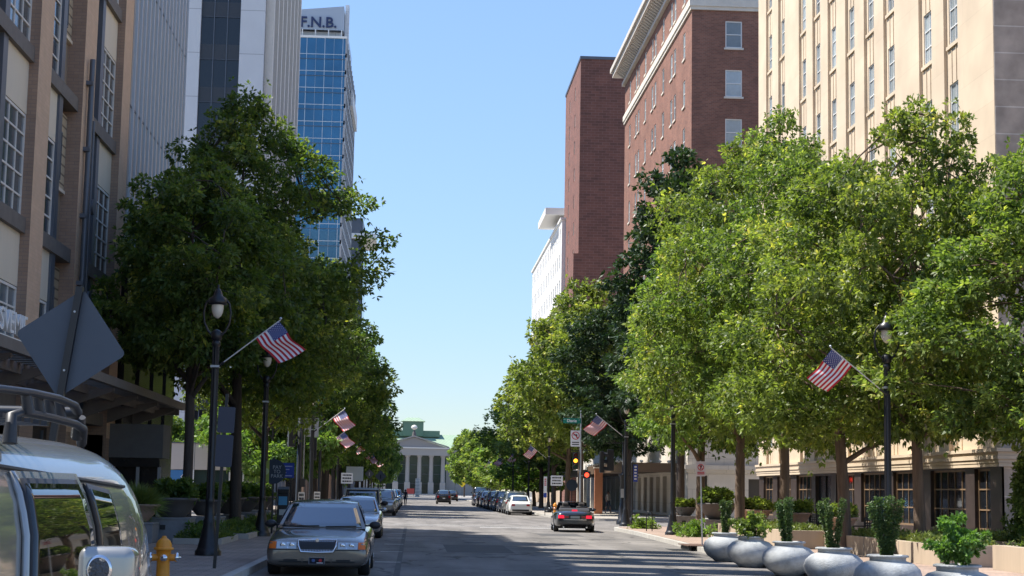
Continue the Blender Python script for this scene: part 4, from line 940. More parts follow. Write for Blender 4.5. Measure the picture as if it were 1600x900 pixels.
flag(0, fB, 'striped flag drooping from the right lamp by the bowl planters', 11.70, 40.85, 4.3, rad(180+5))
flag(0, fA, 'striped flag on the corner lamp left of the hotel awning', 10.27, 80.9, 4.4, rad(176))
flag(0, fB, 'striped flag on the lamp above the white text sign, right side', 10.45, 129.5, 4.2, rad(184))
flag(0, fB, 'small partly hidden flag on the left corner lamp', -4.75, 79.5, 4.35, rad(2))
flag(0, fA, 'striped flag hanging clear of the leaves past the left crossing', -5.7, 103.5, 4.1, rad(8))
flag(0, fB, 'striped flag hanging limp from a raised pole above the parked cars, left side', -5.55, 125, 4.2, rad(-3))
for i, y in enumerate((148, 172, 198)): flag(0, (fA, fB)[i % 2], 'distant small striped flag on the left, '+['first','second','third'][i]+' beyond the limp one', -5.55, y, 4.2, rad(-3))
for i, y in enumerate((152, 176, 202)): flag(0, (fB, fA)[i % 2], 'distant small striped flag on the right, '+['first','second','third'][i]+' beyond the white text sign', 10.45, y, 4.2, rad(183))

# ---- signs
def rounded(w_, h_, r=.04, n=4):
    out = []
    for cx, cz, a0 in ((w_/2-r, h_/2-r, 0), (-w_/2+r, h_/2-r, 90), (-w_/2+r, -h_/2+r, 180), (w_/2-r, -h_/2+r, 270)):
        for i in range(n+1): a = rad(a0+90*i/n); out.append((cx+r*math.cos(a), cz+r*math.sin(a)))
    return out
fY = lambda y0, cz, cx=0: (lambda u, v, w: (cx+u, y0+w, cz+v))
# diamond sign seen from behind on a leaning post
e = empty('warning_sign', (-3.87, 17, .15), 0, 'back of a grey diamond road sign on a leaning dark post, above the silver off-roader', 'road sign'); e.rotation_euler = (0, rad(7.2), 0)
m = MB(); m.box(-.035, -.02, -.03, .03, 0, 3.58, BK); m.box(.02, .035, -.03, .03, 0, 3.58, BK); m.box(-.035, .035, -.042, -.03, 0, 3.58, BK)
m.build('post', e)
m = MB(); dp = [(u*math.cos(rad(45-7.2))-v*math.sin(rad(45-7.2)), u*math.sin(rad(45-7.2))+v*math.cos(rad(45-7.2))) for u, v in rounded(.80, .80, .05)]
dp = [(u*math.cos(rad(4))-v*math.sin(rad(4)), u*math.sin(rad(4))+v*math.cos(rad(4))) for u, v in dp]
m.prism(dp, fY(.032, 3.0), .004, M['sign_back']); m.build('panel', e)
m = MB()
for z in (2.72, 3.32): m.lathe([(.012, -.06), (.012, -.04), (.006, -.038)], M['steel'], 8, (0, 0, z), axis='y')
m.build('bolts', e)
# two small signs back to back on a thin post
e = empty('kerb_sign', (-3.76, 32.6, .15), 0, 'thin dark sign post leaning on the left pavement with two stacked panels edge-on', 'road sign'); e.rotation_euler = (0, rad(2.0), rad(0))
m = MB(); m.box(-.03, .03, -.03, .03, 0, 3.35, BK); m.build('post', e)
for z, h_ in ((2.85, .5), (2.25, .62)):
    m = MB(); m.prism(rounded(.32, h_, .03), fY(.035, z, .02), .006, M['sign_back']); p_ = m.build('panel', e); m = MB(); m.prism(rounded(.32, h_, .03), fY(-.041, z, .02), .006, mat('sign_dark', (.05, .055, .08), .5)); m.build('rear_panel', e)
# pay to park round sign + pay station
e = empty('parking_sign', (-4.75, 57.4, .15), 0, 'round black and lime PAY TO PARK sign on a dark post, left pavement', 'sign')
m = MB(); m.box(-.03, .03, .0, .06, 0, 2.6, BK); m.build('post', e)
R_ = .42
def circ(r, a0, a1, n=24): return [(r*math.cos(rad(a0+(a1-a0)*i/n)), r*math.sin(rad(a0+(a1-a0)*i/n))) for i in range(n+1)]
m = MB(); m.prism(circ(R_, 110, 250), fY(-.02, 2.1), .012, M['sign_lime']); m.prism(circ(R_, -110, 110), fY(-.02, 2.1), .012, M['sign_navy']); pn = m.build('panel', e)
m = MB(); m.prism(circ(.12, 0, 360, 20)[:-1], fY(-.025, 2.1, -.27), .004, mat('lime_pale', (.5, .55, .25), .5)); m.build('emblem', pn)
for i, t in enumerate(('PAY', 'TO', 'PARK')): text_obj('lettering', t, .17, mat('sign_grey_text', (.35, .38, .40), .5), pn, (.12, -.024, 2.24-.15*i), ext=.002)
e = empty('pay_station', (-4.55, 59.5, .15), 0, 'dark parking pay station with blue face beside the second left lamp', 'pay station')
m = MB(); m.box(-.2, .2, -.15, .15, 0, 1.35, M['car_black']); m.prism([(-.15, 1.35), (.15, 1.35), (.15, 1.6), (-.15, 1.5)], lambda u, v, w: (-.2+w, u, v), .4, M['car_black']); m.build('cabinet', e, bevel=.02)
m = MB(); m.box(-.15, .15, -.162, -.152, .95, 1.25, mat('pay_blue', (.08, .3, .5), .4)); m.box(-.12, .12, -.162, -.152, .6, .8, M['steel']); m.build('screen', e)
# blue directional sign
e = empty('direction_sign', (-5.35, 70, .15), 0, 'blue rectangular sign with four lines of white text behind the parking sign', 'sign')
m = MB(); m.box(-.32, -.27, 0, .05, 0, 2.5, BK); m.box(.27, .32, 0, .05, 0, 2.5, BK); m.build('post', e)
m = MB(); m.prism(rounded(.82, .62, .03), fY(-.02, 2.27), .015, M['sign_blue']); pn = m.build('panel', e)
m = MB()
for i in range(4): m.box(-.33, .33-.12*((i*7) % 3), -.026, -.021, 2.42-i*.13, 2.455-i*.13, mat('sign_text_pale', (.35, .4, .6), .5))
m.build('text_lines', pn)
# white text signs
def white_sign(loc, w_, h_, zc, label, lines=3, n_post=2, rz=0):
    e = empty('notice_sign', loc, rz, label, 'sign'); m = MB()
    for x in ((-w_*.3, w_*.3) if n_post == 2 else (0,)): m.box(x-.025, x+.025, .0, .05, 0, zc+h_/2, BK)
    m.build('post', e)
    m = MB(); m.prism(rounded(w_, h_, .03), fY(-.02, zc), .015, M['sign_white']); pn = m.build('panel', e)
    m = MB(); r = random.Random(int(zc*100)+lines)
    for i in range(lines):
        z = zc+h_*.5-h_*(i+.75)/(lines+.5); x = -w_*.38
        while x < w_*.36: l = r.uniform(.05, .16)*w_; m.box(x, min(x+l, w_*.4), -.026, -.021, z-h_*.07, z+h_*.07, M['ink']); x += l+.03*w_
    m.build('text_lines', pn); return e
white_sign((9.75, 113.5, .15), .82, .68, 2.35, 'white rectangular notice with three black text lines near the far hydrant, right side')
white_sign((-4.1, 90.5+14, .15), .72, .66, 2.2, 'white square notice with black text lines above the left parked cars')
white_sign((-4.3, 76, .15), .28, .5, 1.15, 'small white notice just behind the sedan on the left pavement', 3, 1)
white_sign((-4.9, 74.5, .15), .28, .75, 1.0, 'small taller white notice next to the pay station', 4, 1)
e = empty('banner_sign', (8.9, 112.5, .15), 0, 'narrow red, white and blue vertical sign left of the white notice', 'sign')
m = MB(); m.box(-.02, .02, 0, .04, 0, 2.6, BK); m.build('post', e); m = MB(); m.box(-.11, .11, -.02, -.002, 1.2, 2.6, M['sign_white']); m.box(-.11, .11, -.024, -.0205, 1.2, 1.5, M['sign_blue'])
for i in range(4): m.box(-.07, .07, -.024, -.0205, 2.0+i*.13, 2.07+i*.13, M['red'])
m.build('panel', e)
# no parking sign
e = empty('no_parking_sign', (8.98, 51.6, .15), 0, 'small red and white no parking sign on a thin post, right kerb', 'road sign'); e.rotation_euler = (0, rad(-1.5), 0)
m = MB(); m.box(-.02, .02, 0, .035, 0, 2.62, M['steel']); m.build('post', e)
m = MB(); m.prism(rounded(.30, .46, .025), fY(-.015, 2.37), .01, mat('sign_offwhite', (.62, .52, .48), .6)); pn = m.build('panel', e)
m = MB()
def ring(mb, r0, r1, y, cz, cx, mt, n=28, d=.004):
    for i in range(n):
        a, b = 2*math.pi*i/n, 2*math.pi*(i+1)/n
        mb.prism([(r0*math.cos(a), r0*math.sin(a)), (r1*math.cos(a), r1*math.sin(a)), (r1*math.cos(b), r1*math.sin(b)), (r0*math.cos(b), r0*math.sin(b))], fY(y, cz, cx), d, mt)
ring(m, .075, .10, -.02, 2.42, 0, M['red']); m.box(-.02, .0, -.02, -.0155, 2.36, 2.48, M['ink']); m.box(0, .035, -.02, -.0155, 2.42, 2.48, M['ink']); m.box(-.11, .11, -.02, -.0155, 2.2, 2.23, M['red']); m.box(-.11, .11, -.02, -.0155, 2.25, 2.28, M['red'])
m.prism([(-.075, .06), (-.06, .075), (.075, -.06), (.06, -.075)], fY(-.0235, 2.42), .003, M['red']); m.build('symbol', pn)
# ---- hydrants
def hydrant(loc, rz, label, s=1):
    e = empty('fire_hydrant', loc, rz, label, 'fire hydrant', 'orange fire hydrants'); H_ = M['hydrant']; e.scale = (s, s, s)
    m = MB(); m.lathe([(.17, 0), (.17, .05), (.125, .06), (.115, .1), (.105, .5), (.12, .56), (.125, .62), (.165, .63), (.165, .665), (.13, .67)], H_, 24)
    m.tube([(0, 0, .5), (.0, -.17, .5)], [.075, .07], H_, 14); m.tube([(-.19, 0, .5), (.19, 0, .5)], .06, H_, 12)
    m.build('barrel', e)
    m = MB(); m.lathe([(.13, .665), (.125, .72), (.1, .78), (.06, .815), (.045, .82), (.03, .86), (.002, .862)], H_, 24, lobes=8, amp=.05); m.build('bonnet', e)
    for x in (-.19, .19):
        m = MB(); sg = 1 if x > 0 else -1; m.lathe([(.075, 0), (.085, sg*.02), (.085, sg*.05), (.06, sg*.06), (.025, sg*.065), (.022, sg*.1), (.002, sg*.101)], M['chrome'], 14, (x, 0, .5), axis='x'); m.build('side_cap', e)
    m = MB(); m.lathe([(.06, -.17), (.055, -.20), (.03, -.205), (.025, -.24), (.002, -.241)], M['chrome'], 14, (0, 0, .5), axis='y'); m.build('front_cap', e)
    return e
hydrant((-3.82, 26.3, .15), rad(10), 'orange fire hydrant with silver caps behind the silver off-roader', .92)
hydrant((9.75, 114.5, .15), rad(-20), 'orange fire hydrant on the far right corner, left of the convertible')
# ---- bike racks
for i, (x, y) in enumerate(((9.9, 70.6), (11.2, 71.6))):
    m = MB(); m.tube([(0, 0, 0), (0, 0, .7), (.04, 0, .8), (.12, 0, .85), (.2, 0, .8), (.24, 0, .7), (.24, 0, 0)], .022, BK, 8); m.build('bike_rack', None, (x, y, .154), label=['black hoop bike rack next to the traffic signal cabinet', 'black hoop bike rack left of the right lamp post'][i], cat='bike rack', group='hoop bike racks')
# ---- traffic signals
def head(parent, x, y, z, rz, lit=None, n=3):
    h = empty('signal_head', (x, y, z), rz); h.parent = parent
    m = MB(); m.box(-.17, .17, 0, .2, 0, n*.36, BK); m.build('housing', h, bevel=.02)
    m = MB()
    cols_ = [mat('lens_green_off', (.01, .05, .03), .2), mat('lens_amber_off', (.10, .05, .01), .2), mat('lens_red_off', (.10, .01, .01), .2)]
    onc = {1: mat('lens_amber_lit', (.9, .4, .05), .3, emit=(1, .32, .02), estr=2.2), 2: mat('lens_red_lit', (.9, .05, .03), .3, emit=(1, .04, .02), estr=2.0)}
    for k in range(n):
        zc = .18+k*.36; mt = onc[k] if lit == k else cols_[k % 3]
        m.prism([(.125*math.cos(a*math.pi/9), .125*math.sin(a*math.pi/9)) for a in range(18)], lambda u, v, w, zc=zc: (u, -.012+w, zc+v), .01, mt)
    m.build('lens', h)
    m = MB()
    for k in range(n):
        zc = .18+k*.36
        for a in range(14):
            t0, t1 = rad(-20+220*a/14), rad(-20+220*(a+1)/14); r_ = .145
            m.quad((r_*math.cos(t0), -.001, zc+r_*math.sin(t0)), (r_*math.cos(t1), -.001, zc+r_*math.sin(t1)), (r_*math.cos(t1), -.2, zc+r_*math.sin(t1)-.03), (r_*math.cos(t0), -.2, zc+r_*math.sin(t0)-.03), BK)
    m.build('visor', h, recalc=False)
    return h
e = empty('traffic_signal', (10.4, 104, .15), 0, 'far corner traffic signal with amber lit, carrying a green Davie street sign', 'traffic light')
m = MB(); m.tube([(0, 0, 0), (0, 0, 6.9)], [.065, .05], M['steel'], 12); m.lathe([(.2, 0), (.2, .06), (.1, .2), (.07, .5)], M['steel'], 12); m.build('pole', e)
head(e, -.32, -.15, 3.0, 0, lit=1)
h = empty('pedestrian_signal', (.42, -.1, 2.45), 0); h.parent = e
m = MB(); m.box(-.22, .22, 0, .2, 0, .45, BK); m.build('housing', h, bevel=.02); m = MB(); m.prism(circ(.14, 0, 360, 20)[:-1], fY(-.012, .22, -.02), .01, mat('ped_red', (.9, .06, .03), .3, emit=(1, .05, .02), estr=2.0)); m.build('lens', h)
m = MB(); m.box(-.6, .6, -.02, .06, 4.16, 4.2, BK) ; m.box(-.45, 0, -.02, .02, 2.92, 2.97, M['steel']); m.box(0, .4, -.02, .02, 2.6, 2.65, M['steel']); m.build('bracket', e)
m = MB(); m.prism(rounded(1.12, .32, .02), fY(-.08, 6.02, -.56), .012, M['sign_green']); sg = m.build('street_name_sign', e)
text_obj('lettering', 'Davie', .27, M['white_paint'], sg, (-.58, -.084, 6.02), ext=.003, bold=.006); text_obj('lettering', 'W', .10, M['white_paint'], sg, (-1.04, -.084, 6.09), ext=.003); text_obj('lettering', 'ST', .10, M['white_paint'], sg, (-.10, -.084, 6.07), ext=.003)
m = MB(); m.prism(rounded(.62, 1.0, .04), fY(-.09, 4.92, -.33), .012, M['sign_white']); ns = m.build('no_left_turn_sign', e)
m = MB(); ring(m, .20, .25, -.096, 5.1, -.33, M['red']); m.prism([(-.17, .14), (-.13, .18), (.17, -.14), (.13, -.18)], fY(-.1, 5.1, -.33), .004, M['red'])
m.box(-.30, -.23, -.096, -.091, 4.97, 5.12, M['ink']); m.box(-.42, -.23, -.096, -.091, 5.12, 5.18, M['ink']); m.prism([(-.12, .05), (-.05, .12), (-.05, -.02)], fY(-.095, 5.1, -.36), .004, M['ink'])
for i in range(2): m.box(-.55, -.11, -.096, -.091, 4.52+i*.13, 4.58+i*.13, M['ink'])
m.build('symbol', ns)
e = empty('traffic_signal', (10.7, 85.0, .15), 0, 'near right corner traffic signal turned away, dark fluted post with cabinet', 'traffic light')
m = MB(); m.lathe([(.33, 0), (.33, .18), (.25, .26), (.21, .8), (.19, 1.0), (.15, 1.1), (.15, 2.4), (.2, 2.45), (.2, 2.55), (.05, 2.6), (.05, 4.2)], BK, 16); m.box(-.9, .1, -.03, .03, 4.1, 4.15, BK); m.box(-.1, .8, -.02, .02, 2.45, 2.5, BK); m.build('pole', e)
m = MB(); m.box(-.14, .14, -.24, -.17, 1.35, 1.8, M['steel']); m.build('cabinet', e)
head(e, -.65, .2, 2.7, rad(180)); head(e, -1.0, .1, 2.6, rad(90))
e = empty('banner_post', (10.85, 82.6, .15), 0, 'slim black post with a blue vertical sign, right corner', 'sign')
m = MB(); m.lathe([(.16, 0), (.14, .3), (.06, .4), (.045, .5), (.045, 3.0), (.07, 3.05), (.06, 3.12), (.002, 3.16)], BK, 12); m.build('post', e)
m = MB(); m.box(.05, .27, -.02, .0, 2.15, 3.0, M['sign_blue']); pn = m.build('panel', e)
m = MB()
for i in range(5): m.box(.10, .22, -.025, -.0205, 2.25+i*.15, 2.33+i*.15, M['sign_white'])
m.build('text_lines', pn)
# left corner signal seen from behind
e = empty('traffic_signal', (-5.45, 80.6, .15), 0, 'left corner traffic signal seen from behind on a thick dark post', 'traffic light')
m = MB(); m.lathe([(.3, 0), (.3, .15), (.2, .3), (.17, .9), (.14, 1.0), (.13, 5.9), (.02, 5.95)], BK, 14); m.tube([(.2, 0, 1.8), (.2, 0, 5.9)], .03, M['steel'], 8); m.box(0, .8, -.03, .03, 4.9, 4.95, BK); m.box(-.5, .1, -.03, .03, 4.0, 4.05, BK); m.build('pole', e)
head(e, .62, .3, 2.9, rad(180)); head(e, -.42, .2, 3.5, rad(90)); head(e, -.42, -.2, 3.5, rad(200))
m = MB(); m.prism(rounded(.62, .9, .03), fY(0, 4.45, .55), .01, mat('sign_back_pale', (.42, .43, .44), .5, .3)); m.build('sign_panel', e)
m = MB(); m.prism(rounded(.5, .3, .02), fY(.0, 5.75, .85), .012, M['sign_green']); m.prism(rounded(.4, .3, .02), fY(.02, 5.8, .3), .012, M['sign_green']); sg = m.build('street_name_sign', e)
text_obj('lettering', 'TV', .22, M['white_paint'], sg, (.88, -.005, 5.75), ext=.003)
m = MB(); m.box(.05, .3, -.2, 0, 1.6, 2.0, M['car_black']); m.build('control_box', e)
# left back of white panel sign & far signs
e = empty('panel_sign', (-4.1, 118, .15), 0, 'pale rectangular panel sign on two posts under the left trees', 'sign'); m = MB(); m.box(-.5, -.44, 0, .05, 0, 3.2, BK); m.box(.44, .5, 0, .05, 0, 3.2, BK); m.build('post', e); m = MB(); m.box(-.6, .6, -.02, 0, 2.1, 3.1, mat('panel_pale', (.45, .52, .58), .4)); m.build('panel', e)
def dsign(x, y, z, r, mt, label):
    e = empty('warning_sign', (x, y, .15), 0, label, 'road sign'); m = MB(); m.box(-.03, .03, 0, .05, 0, z+r, BK); m.build('post', e)
    m = MB(); m.prism([(-r, 0), (0, -r), (r, 0), (0, r)], fY(-.02, z), .015, mt); pn = m.build('panel', e); m = MB(); m.box(-r*.1, r*.1, -.026, -.021, z-r*.4, z+r*.3, M['ink'] if mt != M['sign_back'] else M['steel']); m.build('symbol', pn)
dsign(9.9, 395, 4.8, .85, M['sign_yellow'], 'yellow diamond warning sign, higher of two near the end of the street')
dsign(11.0, 375, 3.0, .75, M['sign_yellow'], 'yellow diamond warning sign, lower of two near the end of the street')
dsign(-3.9, 150, 2.9, .42, M['sign_back'], 'small pale diamond sign behind the left parked cars'); dsign(-3.4, 176, 2.9, .6, mat('sign_dim', (.10, .11, .12), .5), 'dark diamond sign near the far end of the left kerb')
# far stacked kiosk at the road end, barrier, round sign
m = MB(); 
for i in range(13): m.box(-.55, .55, -.5, .5, .05+i*.34, .27+i*.34, M['white_concrete'])
m.box(-.42, .42, -.4, .4, .05, 4.4, M['slate_metal']); m.build('louvred_column', None, (1.1, 402, 0), label='white and grey banded column in the road before the hall', cat='column')
m = MB(); m.box(-1, 1, 0, .3, .6, 2.0, mat('vent_red', (.5, .08, .07), .6)); m.box(-.9, -.8, 0, .2, 0, .6, BK); m.box(.8, .9, 0, .2, 0, .6, BK); m.build('red_board', None, (-.6, 440, 0), label='small red board standing at the foot of the hall steps', cat='sign')
e = empty('round_sign', (11.6, 122, .15), 0, 'dark round sign on a post behind the white sedan', 'sign'); m = MB(); m.box(-.03, .03, 0, .05, 0, 2.7, BK); m.build('post', e); m = MB(); m.prism(circ(.42, 0, 360, 24)[:-1], fY(-.02, 2.1), .015, M['sign_navy']); m.build('panel', e)
e = empty('orange_post', (13.9, 125, .15), 0, 'tall narrow orange brick pillar beside the white notice', 'pillar'); m = MB(); m.box(-.3, .3, 0, .3, 0, 3.4, mat('orange_brick', (.42, .17, .09), .8, noise=.1)); m.box(-.36, .36, -.05, .35, 3.4, 3.5, M['trim']); m.build('shaft', e)
# wall with openings along the far right pavement (between trunks)
for i, y in enumerate((121, 125.5, 130, 134.5, 139, 143.5)):
    pass
# ================================================================ VEHICLES
def subsurf_mesh(me, lv=2):
    o = bpy.data.objects.new('t', me); COL.objects.link(o); md = o.modifiers.new('s', 'SUBSURF'); md.levels = lv; md.render_levels = lv
    dg = bpy.context.evaluated_depsgraph_get(); r = bpy.data.meshes.new_from_object(o.evaluated_get(dg)); bpy.data.objects.remove(o); return r
def cut_mesh(me, cutters):
    o = bpy.data.objects.new('t', me); COL.objects.link(o); c = bpy.data.objects.new('c', cutters); COL.objects.link(c)
    md = o.modifiers.new('b', 'BOOLEAN'); md.operation = 'DIFFERENCE'; md.object = c; md.solver = 'EXACT'
    dg = bpy.context.evaluated_depsgraph_get(); r = bpy.data.meshes.new_from_object(o.evaluated_get(dg)); bpy.data.objects.remove(o); bpy.data.objects.remove(c); return r
def paint(name, col, metal=.5, rough=.28): 
    return mat('paint_'+name, col, rough, metal, coat=.8)
def wheel(parent, x, y, r, w_=.22, dark=False):
    e = empty('wheel', (x, y, r)); e.parent = parent; s = 1 if x > 0 else -1
    m = MB(); m.lathe([(r*.62, -s*w_*.5), (r*.93, -s*w_*.5), (r, -s*w_*.36), (r, s*w_*.36), (r*.93, s*w_*.5), (r*.64, s*w_*.5), (r*.62, s*w_*.42)], M['rubber'], 28, axis='x'); m.build('tyre', e)
    m = MB(); m.lathe([(r*.64, s*w_*.46), (r*.60, s*w_*.48), (r*.56, s*w_*.30), (.02, s*w_*.26)], M['fin_dark'] , 24, axis='x')
    for k in range(7):
        a = 2*math.pi*k/7; ca, sa = math.cos(a), math.sin(a); q = lambda rr, off, dx: (dx, rr*ca-off*sa, rr*sa+off*ca)
        m.add([q(.04, -.035, s*w_*.44), q(.04, .035, s*w_*.44), q(r*.6, .045, s*w_*.44), q(r*.6, -.045, s*w_*.44), q(.04, -.035, s*w_*.3), q(.04, .035, s*w_*.3), q(r*.6, .045, s*w_*.3), q(r*.6, -.045, s*w_*.3)], [(0, 1, 2, 3), (0, 3, 7, 4), (1, 2, 6, 5), (2, 3, 7, 6)], M['rim'])
    m.lathe([(r*.64, s*w_*.44), (r*.64, s*w_*.5), (r*.57, s*w_*.48), (r*.57, s*w_*.42)], M['rim'], 24, axis='x'); m.lathe([(.055, s*w_*.42), (.05, s*w_*.47), (.002, s*w_*.475)], M['rim'], 12, axis='x')
    m.build('rim', e)
class Car:
    """front at y=0 facing -Y, rear at y=L, centre x=0"""
    def __init__(c, name, label, cat, group, paintm, st, wheels, cabin=None, r=.33, sub=2, tuck=.97):
        c.e = empty(name, (0, 0, 0), 0, label, cat, group); c.p = paintm; c.st = st; c.cab = cabin; c.L = st[-1][0]
        sec = []
        for (y, zb, zt, w_) in st:
            h = zt-zb
            half = [(0, zb), (w_*.62, zb), (w_*.93, zb+.02*h), (w_*.99, zb+.22*h), (w_, zb+.52*h), (w_*.985, zb+.74*h), (w_*.94, zb+.90*h), (w_*.86, zt-.012*h), (w_*.5, zt+.022), (0, zt+.032)]
            sec.append([(x, y, z) for x, z in half]+[(-x, y, z) for x, z in half[-2:0:-1]])
        n = len(sec[0]); vs = [p for s in sec for p in s]
        fs = [(i*n+k, i*n+(k+1) % n, (i+1)*n+(k+1) % n, (i+1)*n+k) for i in range(len(sec)-1) for k in range(n)]
        # caps as strips
        def cap(b, rev):
            out = []
            for k in range(n//2): 
                a_, b_, c_, d_ = k, (k+1), (n-k-1) % n, (n-k) % n
                q = [b+a_, b+b_, b+c_, b+d_]; q = list(dict.fromkeys(q))
                if len(q) > 2: out.append(tuple(reversed(q)) if rev else tuple(q))
            return out
        fs += cap(0, False)+cap((len(sec)-1)*n, True)
        mb = MB(); mb.add(vs, fs, paintm, True); me = mb.data('body'); bm = bmesh.new(); bm.from_mesh(me); bmesh.ops.recalc_face_normals(bm, faces=bm.faces); bm.to_mesh(me); bm.free()
        me = subsurf_mesh(me, sub); cut = MB(); W_ = max(s[3] for s in st)
        for y in wheels:
            for s in (-1, 1): cut.lathe([(r+.055, -.2), (r+.055, .2)], M['car_black'], 28, (s*W_*.98, y, r), axis='x')
        cme = cut.data('cut'); bm = bmesh.new(); bm.from_mesh(cme); bmesh.ops.recalc_face_normals(bm, faces=bm.faces); bm.to_mesh(cme); bm.free()
        me = cut_mesh(me, cme); me.name = 'body'
        for p in me.polygons: p.use_smooth = True
        c.body = bpy.data.objects.new('body', me); COL.objects.link(c.body); c.body.parent = c.e
        bm = bmesh.new(); bm.from_mesh(me); c.bvh = BVHTree.FromBMesh(bm); bm.free()
        for y in wheels:
            for s in (-1, 1): wheel(c.e, s*(W_-.13), y, r)
        ub = MB(); ub.box(-W_*.8, W_*.8, .5, c.L-.5, st[2][1]-.03 if len(st) > 2 else .2, st[2][1]+.05, M['car_black']); ub.build('underbody', c.e)
        if cabin: c.cabin(**cabin)
    def cast(c, x, z, d):
        o = Vector((x, -2 if d > 0 else c.L+2, z)); h = c.bvh.ray_cast(o, Vector((0, d, 0)))
        if h[0] is None: h = c.bvh.ray_cast(Vector((x*.94, o.y, z)), Vector((0, d, 0)))
        return (h[0].y if h[0] else (.3 if d > 0 else c.L-.3))
    def decal(c, name, poly, m, front=True, off=.012, n=8, nz=3, th=.05, parent=None):
        """poly: (x0 at bottom, x1 at bottom, x0 top, x1 top, z0, z1): thin conformal slab following the nose or tail"""
        xb0, xb1, xt0, xt1, za, zb = poly; d = 1 if front else -1; mb = MB()
        def fn(u, v, o):
            z = za+(zb-za)*v; x = (xb0+(xb1-xb0)*u)*(1-v)+(xt0+(xt1-xt0)*u)*v; return (x, c.cast(x, z, d)-d*o, z)
        P = lambda i, j, o: fn(i/n, j/nz, o)
        F_ = [[P(i, j, off) for i in range(n+1)] for j in range(nz+1)]; B_ = [[P(i, j, off-th) for i in range(n+1)] for j in range(nz+1)]
        vs = [p for r_ in F_ for p in r_]; N = n+1; fs = [(j*N+i, j*N+i+1, (j+1)*N+i+1, (j+1)*N+i) for j in range(nz) for i in range(n)]
        mb.add(vs, fs, m, True)
        edge = [(0, i) for i in range(N)]+[(j, n) for j in range(1, nz+1)]+[(nz, i) for i in range(n-1, -1, -1)]+[(j, 0) for j in range(nz-1, 0, -1)]
        ring_ = [F_[j][i] for j, i in edge]; rb_ = [B_[j][i] for j, i in edge]; K_ = len(edge)
        mb.add(ring_+rb_, [(k, (k+1) % K_, K_+(k+1) % K_, K_+k) for k in range(K_)], m)
        return mb.build(name, parent or c.e)
    def cabin(c, yA, yB, yC, yD, zA, zB, zC, zD, wA, wB, wC, wD, split=(.5,), top=None, bow=.10, glass=None, rail=False, pil=.045):
        G_ = glass or M['car_glass']; p = top or c.p
        lerp = lambda a, b, t: a+(b-a)*t
        def ws(u, v): s = 2*u-1; return Vector((s*lerp(wA, wB, v), lerp(yA, yB, v)+bow*s*s*(1-.3*v), lerp(zA, zB, v)+.02*math.sin(math.pi*v)*0))
        def bl(u, v): s = 2*u-1; return Vector((s*lerp(wD, wC, v), lerp(yD, yC, v)-bow*s*s*(1-.3*v), lerp(zD, zC, v)))
        def rf(u, v):
            s = 2*u-1; a = ws(u, 1); b = bl(u, 1); q = a.lerp(b, v); q.z += .045*(1-s*s)*math.sin(math.pi*min(1, max(0, v)))**.5*1.0+.025*math.sin(math.pi*v); return q
        def sd_(sg):
            u = 1 if sg > 0 else 0
            def f(s, t):
                a = ws(u, t); b = bl(u, t); q = a.lerp(b, s); q.x += sg*.03*math.sin(math.pi*t); q.z += .0 if t < 1 else 0
                if t > .98: q.z = rf(u, s).z
                return q
            return f
        mb = MB(); mb.patch(ws, 12, 6, p); mb.patch(bl, 12, 6, p); mb.patch(rf, 14, 10, p)
        for sg in (-1, 1): mb.patch(sd_(sg), 12, 6, p)
        o = mb.build('cabin', c.e)
        bm = bmesh.new(); bm.from_mesh(o.data); bmesh.ops.remove_doubles(bm, verts=bm.verts, dist=.002); bmesh.ops.recalc_face_normals(bm, faces=bm.faces); bm.to_mesh(o.data); bm.free()
        def pane(name, f, u0, u1, v0, v1, outw, nu=10):
            mb = MB()
            def g(u, v):
                U = lerp(u0, u1, u); V = lerp(v0, v1, v); e_ = .004; du = f(min(U+e_, 1), V)-f(max(U-e_, 0), V); dv = f(U, min(V+e_, .97))-f(U, max(min(V, .97)-e_, 0)); nn = du.cross(dv).normalized()
                if nn.dot(outw) < 0: nn = -nn
                return f(U, V)+nn*.008
            mb.patch(g, nu, 5, G_); q = mb.build(name, c.e, recalc=False)
            md = q.modifiers.new('s', 'SOLIDIFY'); md.thickness = .014; md.offset = 0
            return q
        pane('windshield', ws, .045, .955, .05, .93, Vector((0, -1, .4)))
        pane('rear_window', bl, .08, .92, .12, .9, Vector((0, 1, .4)))
        sp = [0, *split, 1]
        for sg in (-1, 1):
            for a, b in zip(sp[:-1], sp[1:]):
                la = pil*1.2 if a == 0 else pil*.5; lb = pil*2.2 if b == 1 else pil*.5
                pane('side_window', sd_(sg), a+la, b-lb, .10, .88, Vector((sg, 0, 0)), 8)
        if rail:
            for sg in (-1, 1):
                m = MB(); pts = [rf(1 if sg > 0 else 0, t)+Vector((-sg*.1, 0, .06 if 0 < i < 5 else .0)) for i, t in enumerate((.06, .1, .3, .6, .9, .94))]; m.tube(pts, .018, M['car_black'], 6); m.build('roof_rail', c.e)
        c.ws, c.sd = ws, sd_
    def mirrors(c, y, z, x, m=None, s=1):
        for sg in (-1, 1):
            mb = MB(); mb.lathe([(.02, -.09), (.07, -.08), (.085, -.03), (.085, .05), (.02, .055)], m or c.p, 12, (0, 0, 0), axis='y')
            q = mb.build('mirror', c.e, loc=(sg*(x+.1), y, z)); q.scale = (1.25*s, 1, .85*s)
            mb = MB(); mb.tube([(-sg*.2, 0, -.03), (0, 0, 0)], .02, M['car_black'], 6); mb.build('arm', q)
